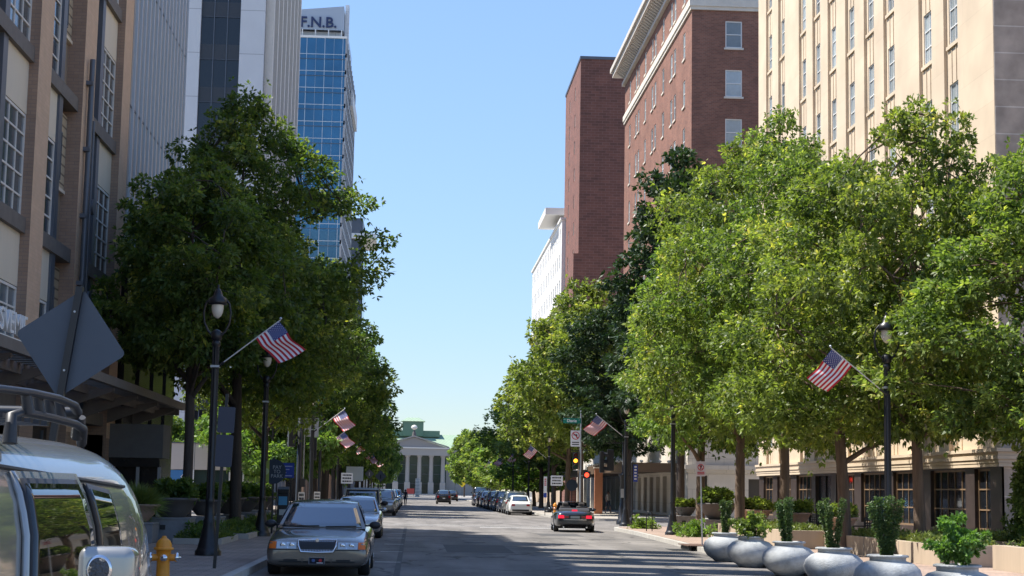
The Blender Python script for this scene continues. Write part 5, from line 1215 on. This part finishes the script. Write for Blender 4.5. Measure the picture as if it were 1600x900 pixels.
    def side_bits(c, ydoors, z=.7, handles=(2.6, 3.6)):
        W_ = max(s[3] for s in c.st)
        for y in ydoors[:0]: pass
        for sg in (-1, 1):
            for y in handles:
                h = c.bvh.ray_cast(Vector((sg*2, y, z)), Vector((-sg, 0, 0)))
                x = h[0].x if h[0] else sg*W_
                mb = MB(); mb.box(x-.012, x+.018, y-.09, y+.09, z-.014, z+.014, c.p) if sg > 0 else mb.box(x-.018, x+.012, y-.09, y+.09, z-.014, z+.014, c.p); mb.build('door_handle', c.e)
            mb = MB()
            for y in ydoors:
                zs = [.3+.06*i for i in range(int((z+.12-.3)/.06)+1)]
                pts = []
                for zz in zs:
                    h = c.bvh.ray_cast(Vector((sg*2, y, zz)), Vector((-sg, 0, 0))); pts.append(Vector(((h[0].x if h[0] else sg*W_), y, zz)))
                for a, b in zip(pts[:-1], pts[1:]):
                    d = Vector((sg*.003, 0, 0)); w2 = Vector((0, .006, 0)); mb.add([a+d-w2, a+d+w2, b+d+w2, b+d-w2], [(0, 1, 2, 3)], M['ink'])
            mb.build('door_seams', c.e, recalc=False)
    def plate(c, z0, z1, front, m, x=.155): return c.decal('licence_plate', (-x, x, -x, x, z0, z1), m, front, .02, 2, 1)
SED = [(0, .36, .52, .62), (.04, .24, .62, .78), (.22, .19, .70, .86), (.6, .18, .76, .885), (1.1, .18, .83, .895), (1.45, .18, .90, .90), (2.4, .18, .92, .905), (3.5, .18, .94, .90), (4.1, .19, .97, .88), (4.5, .23, .95, .84), (4.66, .3, .86, .76), (4.7, .4, .75, .66)]
SEDC = dict(yA=1.25, yB=2.1, yC=3.35, yD=4.05, zA=.88, zB=1.40, zC=1.40, zD=.96, wA=.80, wB=.60, wC=.58, wD=.72, split=(.52,))
SUVS = [(0, .4, .68, .68), (.04, .28, .86, .82), (.2, .22, .96, .90), (.7, .22, 1.02, .925), (1.15, .22, 1.08, .93), (2.2, .22, 1.12, .935), (3.6, .22, 1.14, .93), (4.3, .24, 1.15, .92), (4.55, .3, 1.12, .88), (4.6, .42, 1.0, .82)]
SUVC = dict(yA=1.05, yB=1.75, yC=4.2, yD=4.5, zA=1.05, zB=1.66, zC=1.66, zD=1.12, wA=.84, wB=.68, wC=.68, wD=.84, split=(.38, .7), rail=True)
def generic(kind, label, cat, col, facing, x, y, cname='parked_car', group='cars parked along the left kerb', detail=True, scale=1, top=None):
    st, cb = (SED, SEDC) if kind == 'sedan' else (SUVS, SUVC)
    cb = dict(cb); 
    if top: cb['top'] = top
    c = Car(cname, label, cat, group, col, st, (.88, 3.68), cb, r=.32 if kind == 'sedan' else .36)
    z = .5 if kind == 'sedan' else .68
    for s in (-1, 1):
        w_ = .66 if kind == 'sedan' else .72
        a, b = sorted((s*(w_-.30), s*w_)); c.decal('headlight', (a, b, a+s*.02, b, z, z+.14), M['lens'], True, .012, 5, 2)
        zz = .66 if kind == 'sedan' else .78; w2 = .66 if kind == 'sedan' else .82; a, b = sorted((s*(w2-.24), s*w2)); c.decal('taillight', (a, b, a, b, zz, zz+(.15 if kind == 'sedan' else .28)), M['tail'], False, .012, 5, 2)
    c.decal('grille', (-.30, .30, -.34, .34, z-.04, z+.10), M['car_black'], True, .012, 6, 2)
    c.decal('lower_grille', (-.42, .42, -.5, .5, .26, .38), M['car_black'], True, .01, 8, 2)
    c.decal('rear_valance', (-.6, .6, -.62, .62, .3, .42), M['car_black'], False, .01, 8, 2)
    c.plate(.40, .50, True, M['sign_white']); c.plate(.62 if kind == 'sedan' else .66, .74 if kind == 'sedan' else .78, False, M['sign_white'])
    c.mirrors(1.62 if kind == 'sedan' else 1.5, .98 if kind == 'sedan' else 1.18, .86, col)
    c.side_bits((1.35, 2.55, 3.4), .74 if kind == 'sedan' else .9)
    place(c.e, (x, y, .006), 0 if facing == 'near' else math.pi)
    if facing != 'near': c.e.location.y = y+c.L
    return c
LGp, RGp = 'cars parked along the left kerb', 'cars parked along the right kerb'
# ---- brown-grey full-size sedan facing the camera
pm_ = paint('taupe', (.20, .175, .15), .55, .26)
ST = [(0, .30, .50, .82), (.03, .22, .60, .90), (.10, .19, .68, .945), (.35, .18, .745, .965), (.8, .18, .80, .98), (1.3, .18, .865, .985), (1.65, .18, .915, .985), (2.8, .18, .93, .99), (4.0, .18, .94, .985), (4.5, .19, .96, .97), (5.1, .22, .93, .94), (5.32, .3, .86, .90), (5.38, .4, .74, .84)]
c = Car('parked_sedan', 'taupe full-size sedan with chrome grille facing the camera, front of the left row', 'car', LGp, pm_, ST, (.98, 3.9),
    dict(yA=1.42, yB=2.25, yC=3.65, yD=4.5, zA=.90, zB=1.41, zC=1.41, zD=.95, wA=.86, wB=.66, wC=.64, wD=.78, split=(.5,), bow=.13), r=.335)
for s in (-1, 1):
    a, b = sorted((s*.39, s*.755)); c.decal('headlight', (a, b, a, b, .535, .665), M['lens'], True, .014, 6, 2)
    a, b = sorted((s*.765, s*.90)); c.decal('turn_signal', (a, b, a, b, .535, .665), M['amber'], True, .014, 6, 2)
    a, b = sorted((s*.47, s*.49)); c.decal('lamp_divider', (s*.55-.008, s*.55+.008, s*.55-.008, s*.55+.008, .54, .66), M['chrome'], True, .02, 1, 1)
g = c.decal('grille', (-.30, .30, -.345, .345, .485, .70), M['car_black'], True, .03, 10, 4)
fr = MB()
def gp_(x, z, o=.045): return (x, c.cast(x, z, 1)-o, z)
loop = [(-.30, .48), (-.35, .60), (-.36, .705), (0, .715), (.36, .705), (.35, .60), (.30, .48), (0, .47), (-.30, .48)]
fr.tube([gp_(x, z) for x, z in loop], .016, M['chrome'], 8)
for i in range(21): x = -.31+i*.031; fr.tube([gp_(x*.93, .49, .04), gp_(x, .70, .04)], .0085, M['chrome'], 5)
fr.build('chrome_surround', g)
for s in (-1, 1):
    for xx in (.47, .64):
        m = MB(); m.lathe([(.05, 0), (.048, -.004), (.02, -.004)], M['chrome'], 16, (s*xx, c.cast(s*xx, .6, 1)-.016, .60), axis='y'); m.build('reflector', c.e)
em = MB(); em.lathe([(.035, -.01), (.035, .01), (.022, .012)], M['chrome'], 14, (0, c.cast(0, .69, 1)-.05, .70), axis='y'); em.build('badge', g)
c.decal('bumper_gap', (-.86, .86, -.88, .88, .505, .525), M['ink'], True, .006, 16, 1)
c.decal('lower_bumper_line', (-.7, .7, -.72, .72, .27, .30), M['ink'], True, .008, 16, 1)
c.decal('lower_inset', (-.62, -.36, -.62, -.36, .285, .335), M['car_black'], True, .01, 4, 1); c.decal('lower_inset', (.36, .62, .36, .62, .285, .335), M['car_black'], True, .01, 4, 1)
for s in (-1, 1): c.decal('bumper_guard', (s*.27-.02, s*.27+.02, s*.27-.02, s*.27+.02, .27, .37), pm_, True, .03, 1, 2)
pl = c.decal('licence_plate', (-.15, .15, -.15, .15, .24, .375), M['chrome'], True, .03, 4, 1)
q = c.decal('plate_face', (-.135, .135, -.135, .135, .25, .365), mat('plate_black', (.02, .02, .03), .3), True, .036, 4, 1, parent=pl)
em = MB(); y_ = c.cast(0, .3, 1)-.042
for x, mt in ((-.06, mat('plate_blue', (.06, .12, .3), .4)), (.07, M['red'])): em.prism([(x+.032*math.cos(a*math.pi/8), .315+.032*math.sin(a*math.pi/8)) for a in range(16)], lambda u, v, w: (u, y_+w, v), .004, mt)
em.box(.0, .12, y_, y_+.004, .262, .276, M['sign_white']); em.build('emblem', pl)
wp = MB()
for x0, x1 in ((-.62, -.05), (.08, .70)):
    pts = [c.ws(.5+(x0+(x1-x0)*t)/(2*.86)*.98, .035+.03*t)+Vector((0, -.03, .02)) for t in (0, .25, .5, .75, 1)]; wp.tube(pts, .011, M['ink'], 5)
wp.build('wiper', c.e)
tags = MB(); 
for x0, x1 in ((-.22, -.02), (.10, .20)): 
    f0 = lambda x, v: c.ws(.5+x/(2*.76), v)+Vector((0, -.013, .006)); tags.add([f0(x0, .36), f0(x1, .36), f0(x1, .52), f0(x0, .55)], [(0, 1, 2, 3)], mat('paper', (.5, .52, .5), .7))
tags.build('dashboard_paper', c.e, recalc=False)
c.mirrors(1.95, .97, .93, M['car_black'], 1.1); c.side_bits((1.55, 2.75, 3.8), .72, (2.6, 3.65))
for s in (-1, 1): a, b = sorted((s*.45, s*.84)); c.decal('taillight', (a, b, a, b, .62, .8), M['tail'], False, .012, 5, 2)
place(c.e, (-1.83, 32.9, .006), rad(0)); c.e.scale = (1.04, 1, 1)
# ---- rest of the left row
c2 = generic('sedan', 'silver coupe directly behind the taupe sedan, left row', 'car', paint('silver', (.50, .50, .50), .75, .25), 'near', -1.95, 58.5, group=LGp)
tan_p = paint('pewter', (.30, .27, .23), .5, .35)
J = Car('parked_off_roader', 'boxy grey off-roader with a black soft top, third in the left row', 'car', LGp, tan_p,
    [(0, .5, .72, .62), (.03, .45, .95, .66), (.5, .42, 1.02, .68), (1.1, .4, 1.07, .70), (1.35, .4, 1.1, .78), (2.6, .4, 1.12, .79), (3.9, .4, 1.12, .79), (4.0, .45, 1.05, .78)], (.55, 3.2),
    dict(yA=1.28, yB=1.5, yC=3.85, yD=3.95, zA=1.08, zB=1.68, zC=1.70, zD=1.1, wA=.72, wB=.66, wC=.68, wD=.74, split=(.4,), top=M['car_black'], bow=.02), r=.38)
for s in (-1, 1):
    m = MB(); m.lathe([(.10, 0), (.10, -.03), (.06, -.045), (.002, -.05)], M['lens'], 14, (s*.45, .0, .82), axis='y'); m.build('headlight', J.e)
    m = MB(); m.prism([(-.05, .55), (-.05, .85), (.1, .92), (.95, .92), (1.15, .6), (1.15, .5), (.9, .84), (.15, .84), (.05, .55)], lambda u, v, w: (s*(.66+w), u, v), .22, M['car_black']); m.build('fender_flare', J.e)
m = MB(); m.box(-.8, .8, -.2, -.02, .48, .62, M['car_black']); m.build('bumper', J.e)
m = MB()
for i in range(7): m.box(-.24+i*.075, -.21+i*.075, -.03, .02, .68, .92, M['ink'])
m.build('grille', J.e); J.mirrors(1.45, 1.15, .82, M['car_black'], 1.3); J.side_bits((1.5, 2.6), .85, (2.5,))
m = MB(); 
for s in (-1, 1): m.tube([J.ws(.0 if s < 0 else 1, .0)+Vector((0, -.02, 0)), J.ws(.0 if s < 0 else 1, 1)+Vector((0, -.02, 0))], .03, tan_p, 6)
m.tube([J.ws(0, 1), J.ws(.5, 1)+Vector((0, -.02, 0)), J.ws(1, 1)], .03, tan_p, 6); m.build('windshield_frame', J.e)
place(J.e, (-2.05, 67.0, .006), 0)
def again(src, label, x, y, facing='near', col=None):
    o = copy_tree(src.e); L_ = src.L
    if col:
        for q in kids(o):
            if q.type == 'MESH' and src.p.name in [m_.name for m_ in q.data.materials if m_]:
                q.data = q.data.copy()
                for i, m_ in enumerate(q.data.materials):
                    if m_ and m_.name == src.p.name: q.data.materials[i] = col
    place(o, (x, y if facing == 'near' else y+L_, .006), 0 if facing == 'near' else math.pi, label); return o
g1 = generic('suv', 'grey parked crossover, first past the left crossing', 'car', paint('grey', (.16, .165, .17), .6, .3), 'near', -2.0, 109, group=LGp)
g2 = generic('sedan', 'pale blue-grey sedan, second past the left crossing', 'car', paint('iceblue', (.30, .40, .50), .7, .25), 'near', -2.0, 115.5, group=LGp)
g3 = generic('suv', 'silver crossover, third past the left crossing', 'car', paint('silver2', (.42, .44, .46), .7, .25), 'near', -2.0, 122, group=LGp)
g4 = generic('sedan', 'blue sedan, fourth past the left crossing', 'car', paint('blue', (.05, .14, .35), .5, .3), 'near', -2.0, 129.5, group=LGp)
g5 = generic('suv', 'bright blue crossover, fifth past the left crossing', 'car', paint('blue2', (.05, .22, .45), .5, .3), 'near', -2.0, 137, group=LGp)
for i, (s_, y) in enumerate(((g1, 146), (g2, 154), (g4, 163), (g5, 172), (g3, 182))): again(s_, ['mid grey crossover sixth past the left crossing', 'white sedan seventh past the left crossing', 'blue sedan eighth past the left crossing', 'teal crossover ninth past the left crossing', 'silver crossover last in the left row'][i], -2.0, y, 'near', [paint('c_grey', (.22, .23, .24), .6), paint('c_white', (.7, .7, .68), .0), None, paint('c_teal', (.10, .22, .30), .5), None][i])
# ---- right row, tails towards the camera
h1 = generic('sedan', 'white sedan seen from behind, nearest of the right parked row', 'car', paint('white', (.80, .80, .77), .0, .3), 'far', 7.85, 121.5, group=RGp)
h2 = generic('suv', 'olive grey crossover with red tail lamps, second in the right row', 'car', paint('olive', (.26, .27, .24), .5, .3), 'far', 7.9, 127.6, group=RGp)
h3 = generic('sedan', 'dark blue sedan third in the right row', 'car', paint('navy', (.03, .04, .07), .5, .3), 'far', 7.8, 134, group=RGp)
h4 = generic('suv', 'black crossover fourth in the right row', 'car', paint('black', (.012, .012, .014), .3, .25), 'far', 7.8, 140.5, group=RGp)
for i, (s_, y) in enumerate(((h3, 147.5), (h4, 154.5), (h3, 162), (h2, 170), (h4, 179), (h3, 190))): again(s_, ['steel grey sedan fifth in the right row', 'black crossover sixth in the right row', 'maroon sedan seventh in the right row', 'silver crossover eighth in the right row', 'black crossover ninth in the right row', 'dark sedan last of the right row'][i], 7.8, y, 'far', [paint('c_steel', (.18, .20, .23), .6), None, paint('c_maroon', (.16, .025, .03), .4), paint('c_silver', (.45, .46, .47), .6), None, None][i])
o = again(h4, 'dark van-like crossover standing out from the right row', 8.1, 199, 'far'); o.scale = (1.05, 1, 1.25)
o = again(g5, 'dark blue crossover beside the tall van, right row', 8.6, 196.5, 'far')
again(h4, 'black crossover driving away mid street', 3.85, 207, 'far')['group'] = 'cars driving away'
o = again(h4, 'black crossover far ahead to the right of the leading car', 6.2, 262, 'far'); o['group'] = 'cars driving away'
again(g4, 'distant blue car far ahead, left of the black crossover', 5.0, 300, 'far')['group'] = 'cars driving away'

# ---- dark convertible, tail towards the camera (built front at y=0, then turned round)
dk = paint('gunmetal', (.045, .05, .055), .6, .22)
CV = [(0, .34, .46, .50), (.05, .24, .56, .70), (.3, .19, .64, .85), (.9, .17, .74, .90), (1.5, .17, .83, .91), (1.9, .17, .86, .90), (3.3, .17, .88, .91), (3.9, .18, .90, .90), (4.35, .22, .89, .84), (4.62, .28, .84, .76), (4.72, .36, .74, .66)]
v = Car('convertible', 'dark grey convertible with roof down and brake lights on, driving away on the right', 'car', None, dk, CV, (.9, 3.6), None, r=.33)
for s in (-1, 1):
    tl = v.decal('taillight', (s*.60-.13, s*.60+.13, s*.60-.12, s*.60+.12, .60, .73), M['brake'], False, .014, 6, 3)
    a, b = sorted((s*.28, s*.46)); v.decal('reverse_lamp', (a, b, a, b, .615, .70), M['tail'], False, .012, 3, 2)
    a, b = sorted((s*.5, s*.72)); v.decal('headlight', (a, b, a, b, .44, .54), M['lens'], True, .012, 4, 2)
    m = MB(); m.lathe([(.04, 3.95), (.04, 4.95)], M['chrome'], 8, (s*.5, 0, .22), axis='y') if False else m.tube([(s*.5, 4.4, .22), (s*.5, 4.76, .22)], .035, M['chrome'], 10); m.build('exhaust', v.e)
v.decal('plate_recess', (-.27, .27, -.27, .27, .58, .74), M['car_black'], False, .008, 4, 2); v.decal('licence_plate', (-.2, .2, -.2, .2, .60, .70), mat('plate_grey', (.35, .38, .38), .4), False, .02, 3, 1)
v.decal('chrome_strip', (-.5, .5, -.5, .5, .535, .55), M['chrome'], False, .01, 10, 1); v.decal('lower_valance', (-.62, .62, -.64, .64, .24, .36), M['car_black'], False, .01, 8, 2); v.decal('diffuser_strip', (-.3, .3, -.3, .3, .22, .245), M['steel'], False, .02, 4, 1)
m = MB(); m.box(-.12, .12, 4.2, 4.3, .91, .965, M['brake']); m.build('brake_lamp', v.e, bevel=.02)
m = MB(); m.box(-.72, .72, 1.9, 3.55, .885, .925, M['ink']); m.build('cockpit', v.e, bevel=.01)
m = MB(); m.prism([(3.45, .9), (4.15, .9), (4.05, 1.0), (3.6, 1.04), (3.45, 1.0)], lambda u, v_, w: (-.66+w, u, v_), 1.32, mat('hood_cloth', (.03, .03, .035), .8)); m.build('folded_roof', v.e, bevel=.03)
for s in (-1, 1):
    m = MB(); m.box(s*.36-.23, s*.36+.23, 3.05, 3.2, .8, 1.12, mat('seat_tan', (.10, .085, .075), .6)); m.box(s*.36-.13, s*.36+.13, 3.08, 3.18, 1.12, 1.27, mat('seat_tan', (.10, .085, .075), .6)); m.build('seat', v.e, bevel=.04)
m = MB(); m.tube([(-.72, 1.75, .9), (-.62, 2.25, 1.26), (0, 2.15, 1.30), (.62, 2.25, 1.26), (.72, 1.75, .9)], .022, dk, 8); m.build('windshield_frame', v.e)
m = MB(); m.patch(lambda a, b: Vector(((2*a-1)*(.70-.09*b), 1.74+.46*b-.06*(1-(2*a-1)**2), .9+.36*b)), 8, 4, M['car_glass']); m.build('windshield', v.e, recalc=False)
m = MB(); m.box(-.1, .1, 2.2, 2.24, 1.16, 1.23, M['car_black']); m.build('rear_view_mirror', v.e)
v.mirrors(2.05, .96, .88, dk, .95); v.side_bits((1.75, 3.1), .7, (2.9,))
place(v.e, (7.25, 72.4+4.72, .006), math.pi+rad(-2.5))

# ---- silver off-roader with roof rack, nearest at the left edge
sv = paint('champagne', (.37, .365, .34), .55, .27)
O = Car('parked_off_roader', 'silver off-roader with black tubular roof rack, cropped at the lower left corner', 'car', None, sv,
    [(0, .5, .85, .78), (.04, .42, 1.1, .86), (.3, .36, 1.2, .92), (.9, .35, 1.24, .94), (1.45, .35, 1.27, .945), (2.4, .35, 1.28, .945), (3.6, .35, 1.28, .945), (4.4, .38, 1.27, .93), (4.55, .45, 1.2, .88)], (.85, 3.3), None, r=.41)
yo = 3.05; xo = -2.02     # world = local + (xo, yo)
# upper body: superellipse sections with rounded roof sides and a rounded back
def osec(y, t):
    pass
def prof(y):   # half width at belt, at roof edge, roof height (local y)
    k = 0 if y < 3.6 else min(1, (y-3.6)/.9)
    kk = 1-(1-k**2.2)**.5 if k > 0 else 0
    return .945-.06*kk, .86-.16*kk, 1.89-.36*kk
NS = 22; ys = [1.52]+[1.60+i*(4.5-1.60)/(NS-1) for i in range(NS)]
vs = []; NP = 21
for i, y in enumerate(ys):
    wb, wr, zr = prof(y); zr -= .0 if i else .0
    for k in range(NP):
        a = math.pi*k/(NP-1)                     # 0 right belt, pi left belt
        ca, sa = math.cos(a), math.sin(a); e1 = .30
        xx = math.copysign(abs(ca)**e1, ca); zz = abs(sa)**.36
        hh = zr-1.22
        x = xx*(wb+(wr-wb)*zz**1.6); z = 1.22+hh*zz
        vs.append((x, y+(.06 if i == 0 else 0)*zz, z if i else z))
m = MB(); m.add(vs, [(i*NP+k, i*NP+k+1, (i+1)*NP+k+1, (i+1)*NP+k) for i in range(len(ys)-1) for k in range(NP-1)], sv, True)
m.add([(x, y, z) for x, y, z in vs[-NP:]], [tuple(range(NP))], sv)
m.add(vs[:NP], [tuple(range(NP-1, -1, -1))], sv)
up = m.build('cabin', O.e)
bm = bmesh.new(); bm.from_mesh(up.data); obv = BVHTree.FromBMesh(bm); bm.free()
def sidept(sg, y, z, off=.006):
    h = obv.ray_cast(Vector((sg*2, y, z)), Vector((-sg, 0, 0))); x = h[0].x if h[0] else sg*.9; return Vector((x+sg*off, y, z))
def spane(name, sg, quad, mt, off=.006, nu=14, nv=8, rnd=.0):
    (y00, z00), (y10, z10), (y11, z11), (y01, z01) = quad
    def f(u, v): y = (y00*(1-u)+y10*u)*(1-v)+(y01*(1-u)+y11*u)*v; z = (z00*(1-u)+z10*u)*(1-v)+(z01*(1-u)+z11*u)*v; return sidept(sg, y, z, off)
    m = MB(); m.patch(f, nu, nv, mt); q = m.build(name, O.e, recalc=False); md = q.modifiers.new('s', 'SOLIDIFY'); md.thickness = .012; md.offset = 0; return q
tint = mat('tinted_glass', (.012, .014, .012), .015, spec=1)
for sg in (-1, 1):
    spane('door_frame', sg, ((1.72, 1.26), (2.90, 1.26), (2.80, 1.745), (1.86, 1.745)), sv, .008)
    spane('window_seal', sg, ((1.78, 1.30), (2.84, 1.30), (2.72, 1.725), (1.90, 1.725)), M['car_black'], .013)
    spane('side_window', sg, ((1.80, 1.32), (2.81, 1.32), (2.70, 1.71), (1.92, 1.71)), tint, .018)
    spane('window_seal', sg, ((2.93, 1.32), (3.42, 1.32), (3.27, 1.69), (2.87, 1.715)), M['car_black'], .010)
    spane('rear_side_window', sg, ((2.95, 1.34), (3.38, 1.34), (3.24, 1.675), (2.89, 1.695)), tint, .015)
    spane('gutter', sg, ((1.60, 1.760), (3.70, 1.70), (3.70, 1.708), (1.60, 1.768)), M['car_black'], .004)
m = MB(); m.add([(-.80, 1.46, 1.28), (.80, 1.46, 1.28), (.74, 1.535, 1.80), (-.74, 1.535, 1.80)], [(0, 1, 2, 3)], M['car_glass']); q = m.build('windshield', O.e, recalc=False); md = q.modifiers.new('s', 'SOLIDIFY'); md.thickness = .03
m = MB()
for sg in (-1, 1): m.tube([(sg*.87, 1.47, 1.25), (sg*.83, 1.53, 1.62), (sg*.74, 1.58, 1.80)], [.05, .045, .04], M['car_black'], 8)
m.build('pillar_seal', O.e)
for sg in (-1, 1):     # mirrors with round lamp facing forward
    mr = empty('mirror', (sg*1.175, 1.72, 1.465)); mr.scale = (.78, .8, .9); mr.parent = O.e
    bx_ = [(-.11, -.10), (.11, -.10), (.11, .075), (-.11, .075)]
    m = MB(); m.box(-.10, .10, -.06, .09, -.17, .085, sv); hq = m.build('housing', mr); b = hq.modifiers.new('b', 'BEVEL'); b.width = .035; b.segments = 5
    for p in hq.data.polygons: p.use_smooth = True
    m = MB(); m.lathe([(.046, -.058), (.046, -.066), (.038, -.068)], M['chrome'], 24, (.02*sg*-1+.0, 0, .015), axis='y'); m.build('lamp_ring', mr)
    m = MB(); m.lathe([(.039, -.067), (.03, -.073), (.001, -.075)], mat('marker_lens', (.10, .105, .11), .45, spec=.6, bump=1, bscale=90), 24, (-.02*sg, 0, .015), axis='y'); m.build('marker_lamp', mr)
    m = MB(); m.tube([(-sg*.26, .06, -.1), (-sg*.05, .02, -.06)], .035, M['car_black'], 8); m.build('arm', mr)
rk = empty('roof_rack', (0, 0, 0)); rk.parent = O.e; RM = M['rack']
m = MB()
for sg in (-1, 1):
    # upper rail: hoop rising from the front foot, along the side and round the back
    up_ = [(sg*.80, 1.56, 1.80), (sg*.80, 1.57, 1.90), (sg*.81, 1.62, 1.965), (sg*.85, 1.80, 1.985), (sg*.90, 2.1, 1.985), (sg*.93, 2.5, 1.98), (sg*.94, 2.85, 1.965), (sg*.93, 3.05, 1.94), (sg*.9, 3.12, 1.90)]
    m.tube(up_, .0165, RM, 10)
    lo_ = [(sg*.86, 2.02, 1.80), (sg*.86, 2.03, 1.89), (sg*.88, 2.1, 1.905), (sg*.92, 2.5, 1.895), (sg*.94, 2.9, 1.885), (sg*.94, 3.12, 1.87), (sg*.93, 3.2, 1.82)]
    m.tube(lo_, .017, RM, 10)
    for y in (2.08, 2.34, 2.6, 2.86): m.tube([(sg*.89, y, 1.985), (sg*.90, y+.02, 1.90)], [.015, .018], RM, 8)
    m.tube([(sg*.86, 2.02, 1.80), (sg*.86, 2.03, 1.86)], [.022, .018], RM, 10)
    m.lathe([(.04, 1.80), (.035, 1.86), (.022, 1.88)], RM, 12, (sg*.80, 1.57, 0))
    m.tube([(sg*.93, 3.1, 1.92), (sg*.92, 3.16, 1.84)], .022, RM, 8)
m.tube([(-.81, 1.62, 1.965), (-.5, 1.60, 1.975), (.5, 1.60, 1.975), (.81, 1.62, 1.965)], .02, RM, 10)
m.tube([(-.93, 3.05, 1.94), (.93, 3.05, 1.94)], .024, RM, 8)
m.build('rails', rk)
m = MB()
for i in range(7): m.box(-.85, .85, 1.72+i*.2, 1.78+i*.2, 1.875, 1.895, RM)
m.box(-.78, .78, 1.64, 1.66, 1.86, 1.93, RM)
m.build('slats', rk)
for q_ in kids(rk):
    for v_ in q_.data.vertices: v_.co.y = 1.56+(v_.co.y-1.56)*.58; v_.co.z = 1.885+(v_.co.z-1.86)*.72 if v_.co.z > 1.86 else v_.co.z+.025
for s in (-1, 1):
    m = MB(); m.lathe([(.10, 0), (.10, -.03), (.06, -.05), (.002, -.055)], M['lens'], 18, (s*.56, .02, .98), axis='y'); m.build('headlight', O.e)
m = MB(); m.box(-.9, .9, -.12, .03, .5, .72, M['car_black']); m.build('bumper', O.e, bevel=.03)
m = MB(); m.box(-.68, .68, -.02, .03, .82, 1.08, M['car_black']); m.build('grille', O.e)
O.side_bits((1.62, 2.88), .95, (2.7,))
place(O.e, (xo, yo, .006), 0)

# ================================================================ PEOPLE
def person(loc, rz, label, joints, rads, edges, clothes, hair):
    e = empty('person', loc, rz, label, 'person')
    me = bpy.data.meshes.new('b'); me.from_pydata(joints, edges, []); o = bpy.data.objects.new('t', me); COL.objects.link(o)
    md = o.modifiers.new('k', 'SKIN'); md.use_smooth_shade = True
    for v_, r_ in zip(me.skin_vertices[0].data, rads): v_.radius = r_ if isinstance(r_, tuple) else (r_, r_)
    me.skin_vertices[0].data[0].use_root = True
    s = o.modifiers.new('s', 'SUBSURF'); s.levels = 2; s.render_levels = 2
    dg = bpy.context.evaluated_depsgraph_get(); r = bpy.data.meshes.new_from_object(o.evaluated_get(dg)); bpy.data.objects.remove(o)
    r.materials.clear()
    for m_ in clothes: r.materials.append(m_[2])
    for p in r.polygons:
        z = p.center.z; x = abs(p.center.x); p.use_smooth = True; k = 0
        for i, (z0_, z1_, _, xm) in enumerate(clothes):
            if z0_ <= z < z1_ and x <= xm: k = i; break
        p.material_index = k
    b = bpy.data.objects.new('body', r); COL.objects.link(b); b.parent = e
    m = MB(); m.lathe([(.03, 1.725), (.085, 1.70), (.108, 1.64), (.105, 1.56), (.07, 1.50)], hair, 14, (0, .022, 0)); m.build('hair', e)
    m = MB()
    for s_ in (-1, 1): m.lathe([(.014, -.098), (.010, -.104), (.001, -.106)], M['ink'], 8, (s_*.033, 0, 1.605), axis='y')
    m.lathe([(.018, -.095), (.012, -.118), (.002, -.122)], M['skin'], 8, (0, 0, 1.575), axis='y'); m.box(-.025, .025, -.098, -.092, 1.532, 1.54, M['red']); m.build('face', e)
    return e
def walker(arm, stride=.22):
    J = [(0, 0, .95), (0, 0, 1.12), (0, 0, 1.32), (0, 0, 1.44), (0, 0, 1.50), (0, -.01, 1.56), (0, -.01, 1.66),
         (.10, 0, .90), (.11, -stride*.6, .50), (.11, -stride*.8, .09), (.11, -stride*.8-.15, .04),
         (-.10, 0, .90), (-.11, stride*.3, .50), (-.11, stride, .12), (-.11, stride-.13, .05),
         (.17, 0, 1.40), (.22, .02, 1.12), (.20, -.18 if arm else .02, 1.02 if arm else .86), (.18, -.26 if arm else 0, 1.06 if arm else .78),
         (-.17, 0, 1.40), (-.22, .04, 1.12), (-.22, -.12, .92), (-.21, -.16, .84)]
    R_ = [(.15, .10), (.13, .09), (.16, .10), (.11, .08), .05, .085, .095, .09, .062, .04, .035, .09, .062, .04, .035, .055, .042, .032, .035, .055, .042, .032, .035]
    E = [(0, 1), (1, 2), (2, 3), (3, 4), (4, 5), (5, 6), (0, 7), (7, 8), (8, 9), (9, 10), (0, 11), (11, 12), (12, 13), (13, 14), (3, 15), (15, 16), (16, 17), (17, 18), (3, 19), (19, 20), (20, 21), (21, 22)]
    return J, R_, E
cl = lambda c_, n_: mat(n_, c_, .85)
J_, R_, E_ = walker(True)
person((15.2, 130, .154), rad(35), 'person in a light top and dark shorts walking under the hotel awning', J_, R_, E_, [(1.46, 2, M['skin'], 9), (.98, 1.46, cl((.6, .55, .5), 'shirt_pale'), .2), (.55, .98, cl((.05, .06, .10), 'shorts_navy'), .19), (.1, .55, M['skin'], 9), (0, .1, M['ink'], 9), (0, 3, M['skin'], 9)], mat('hair_dark', (.03, .02, .015), .7))
J_, R_, E_ = walker(False, .1)
person((-.75, 176, .006), rad(160), 'person in dark clothes standing at the end of the left parked cars', J_, R_, E_, [(1.46, 2, M['skin'], 9), (.9, 1.46, cl((.03, .03, .04), 'jacket_dark'), .9), (.1, .9, cl((.04, .045, .06), 'trousers_dark'), 9), (0, .1, M['ink'], 9)], mat('hair_dark', (.03, .02, .015), .7))
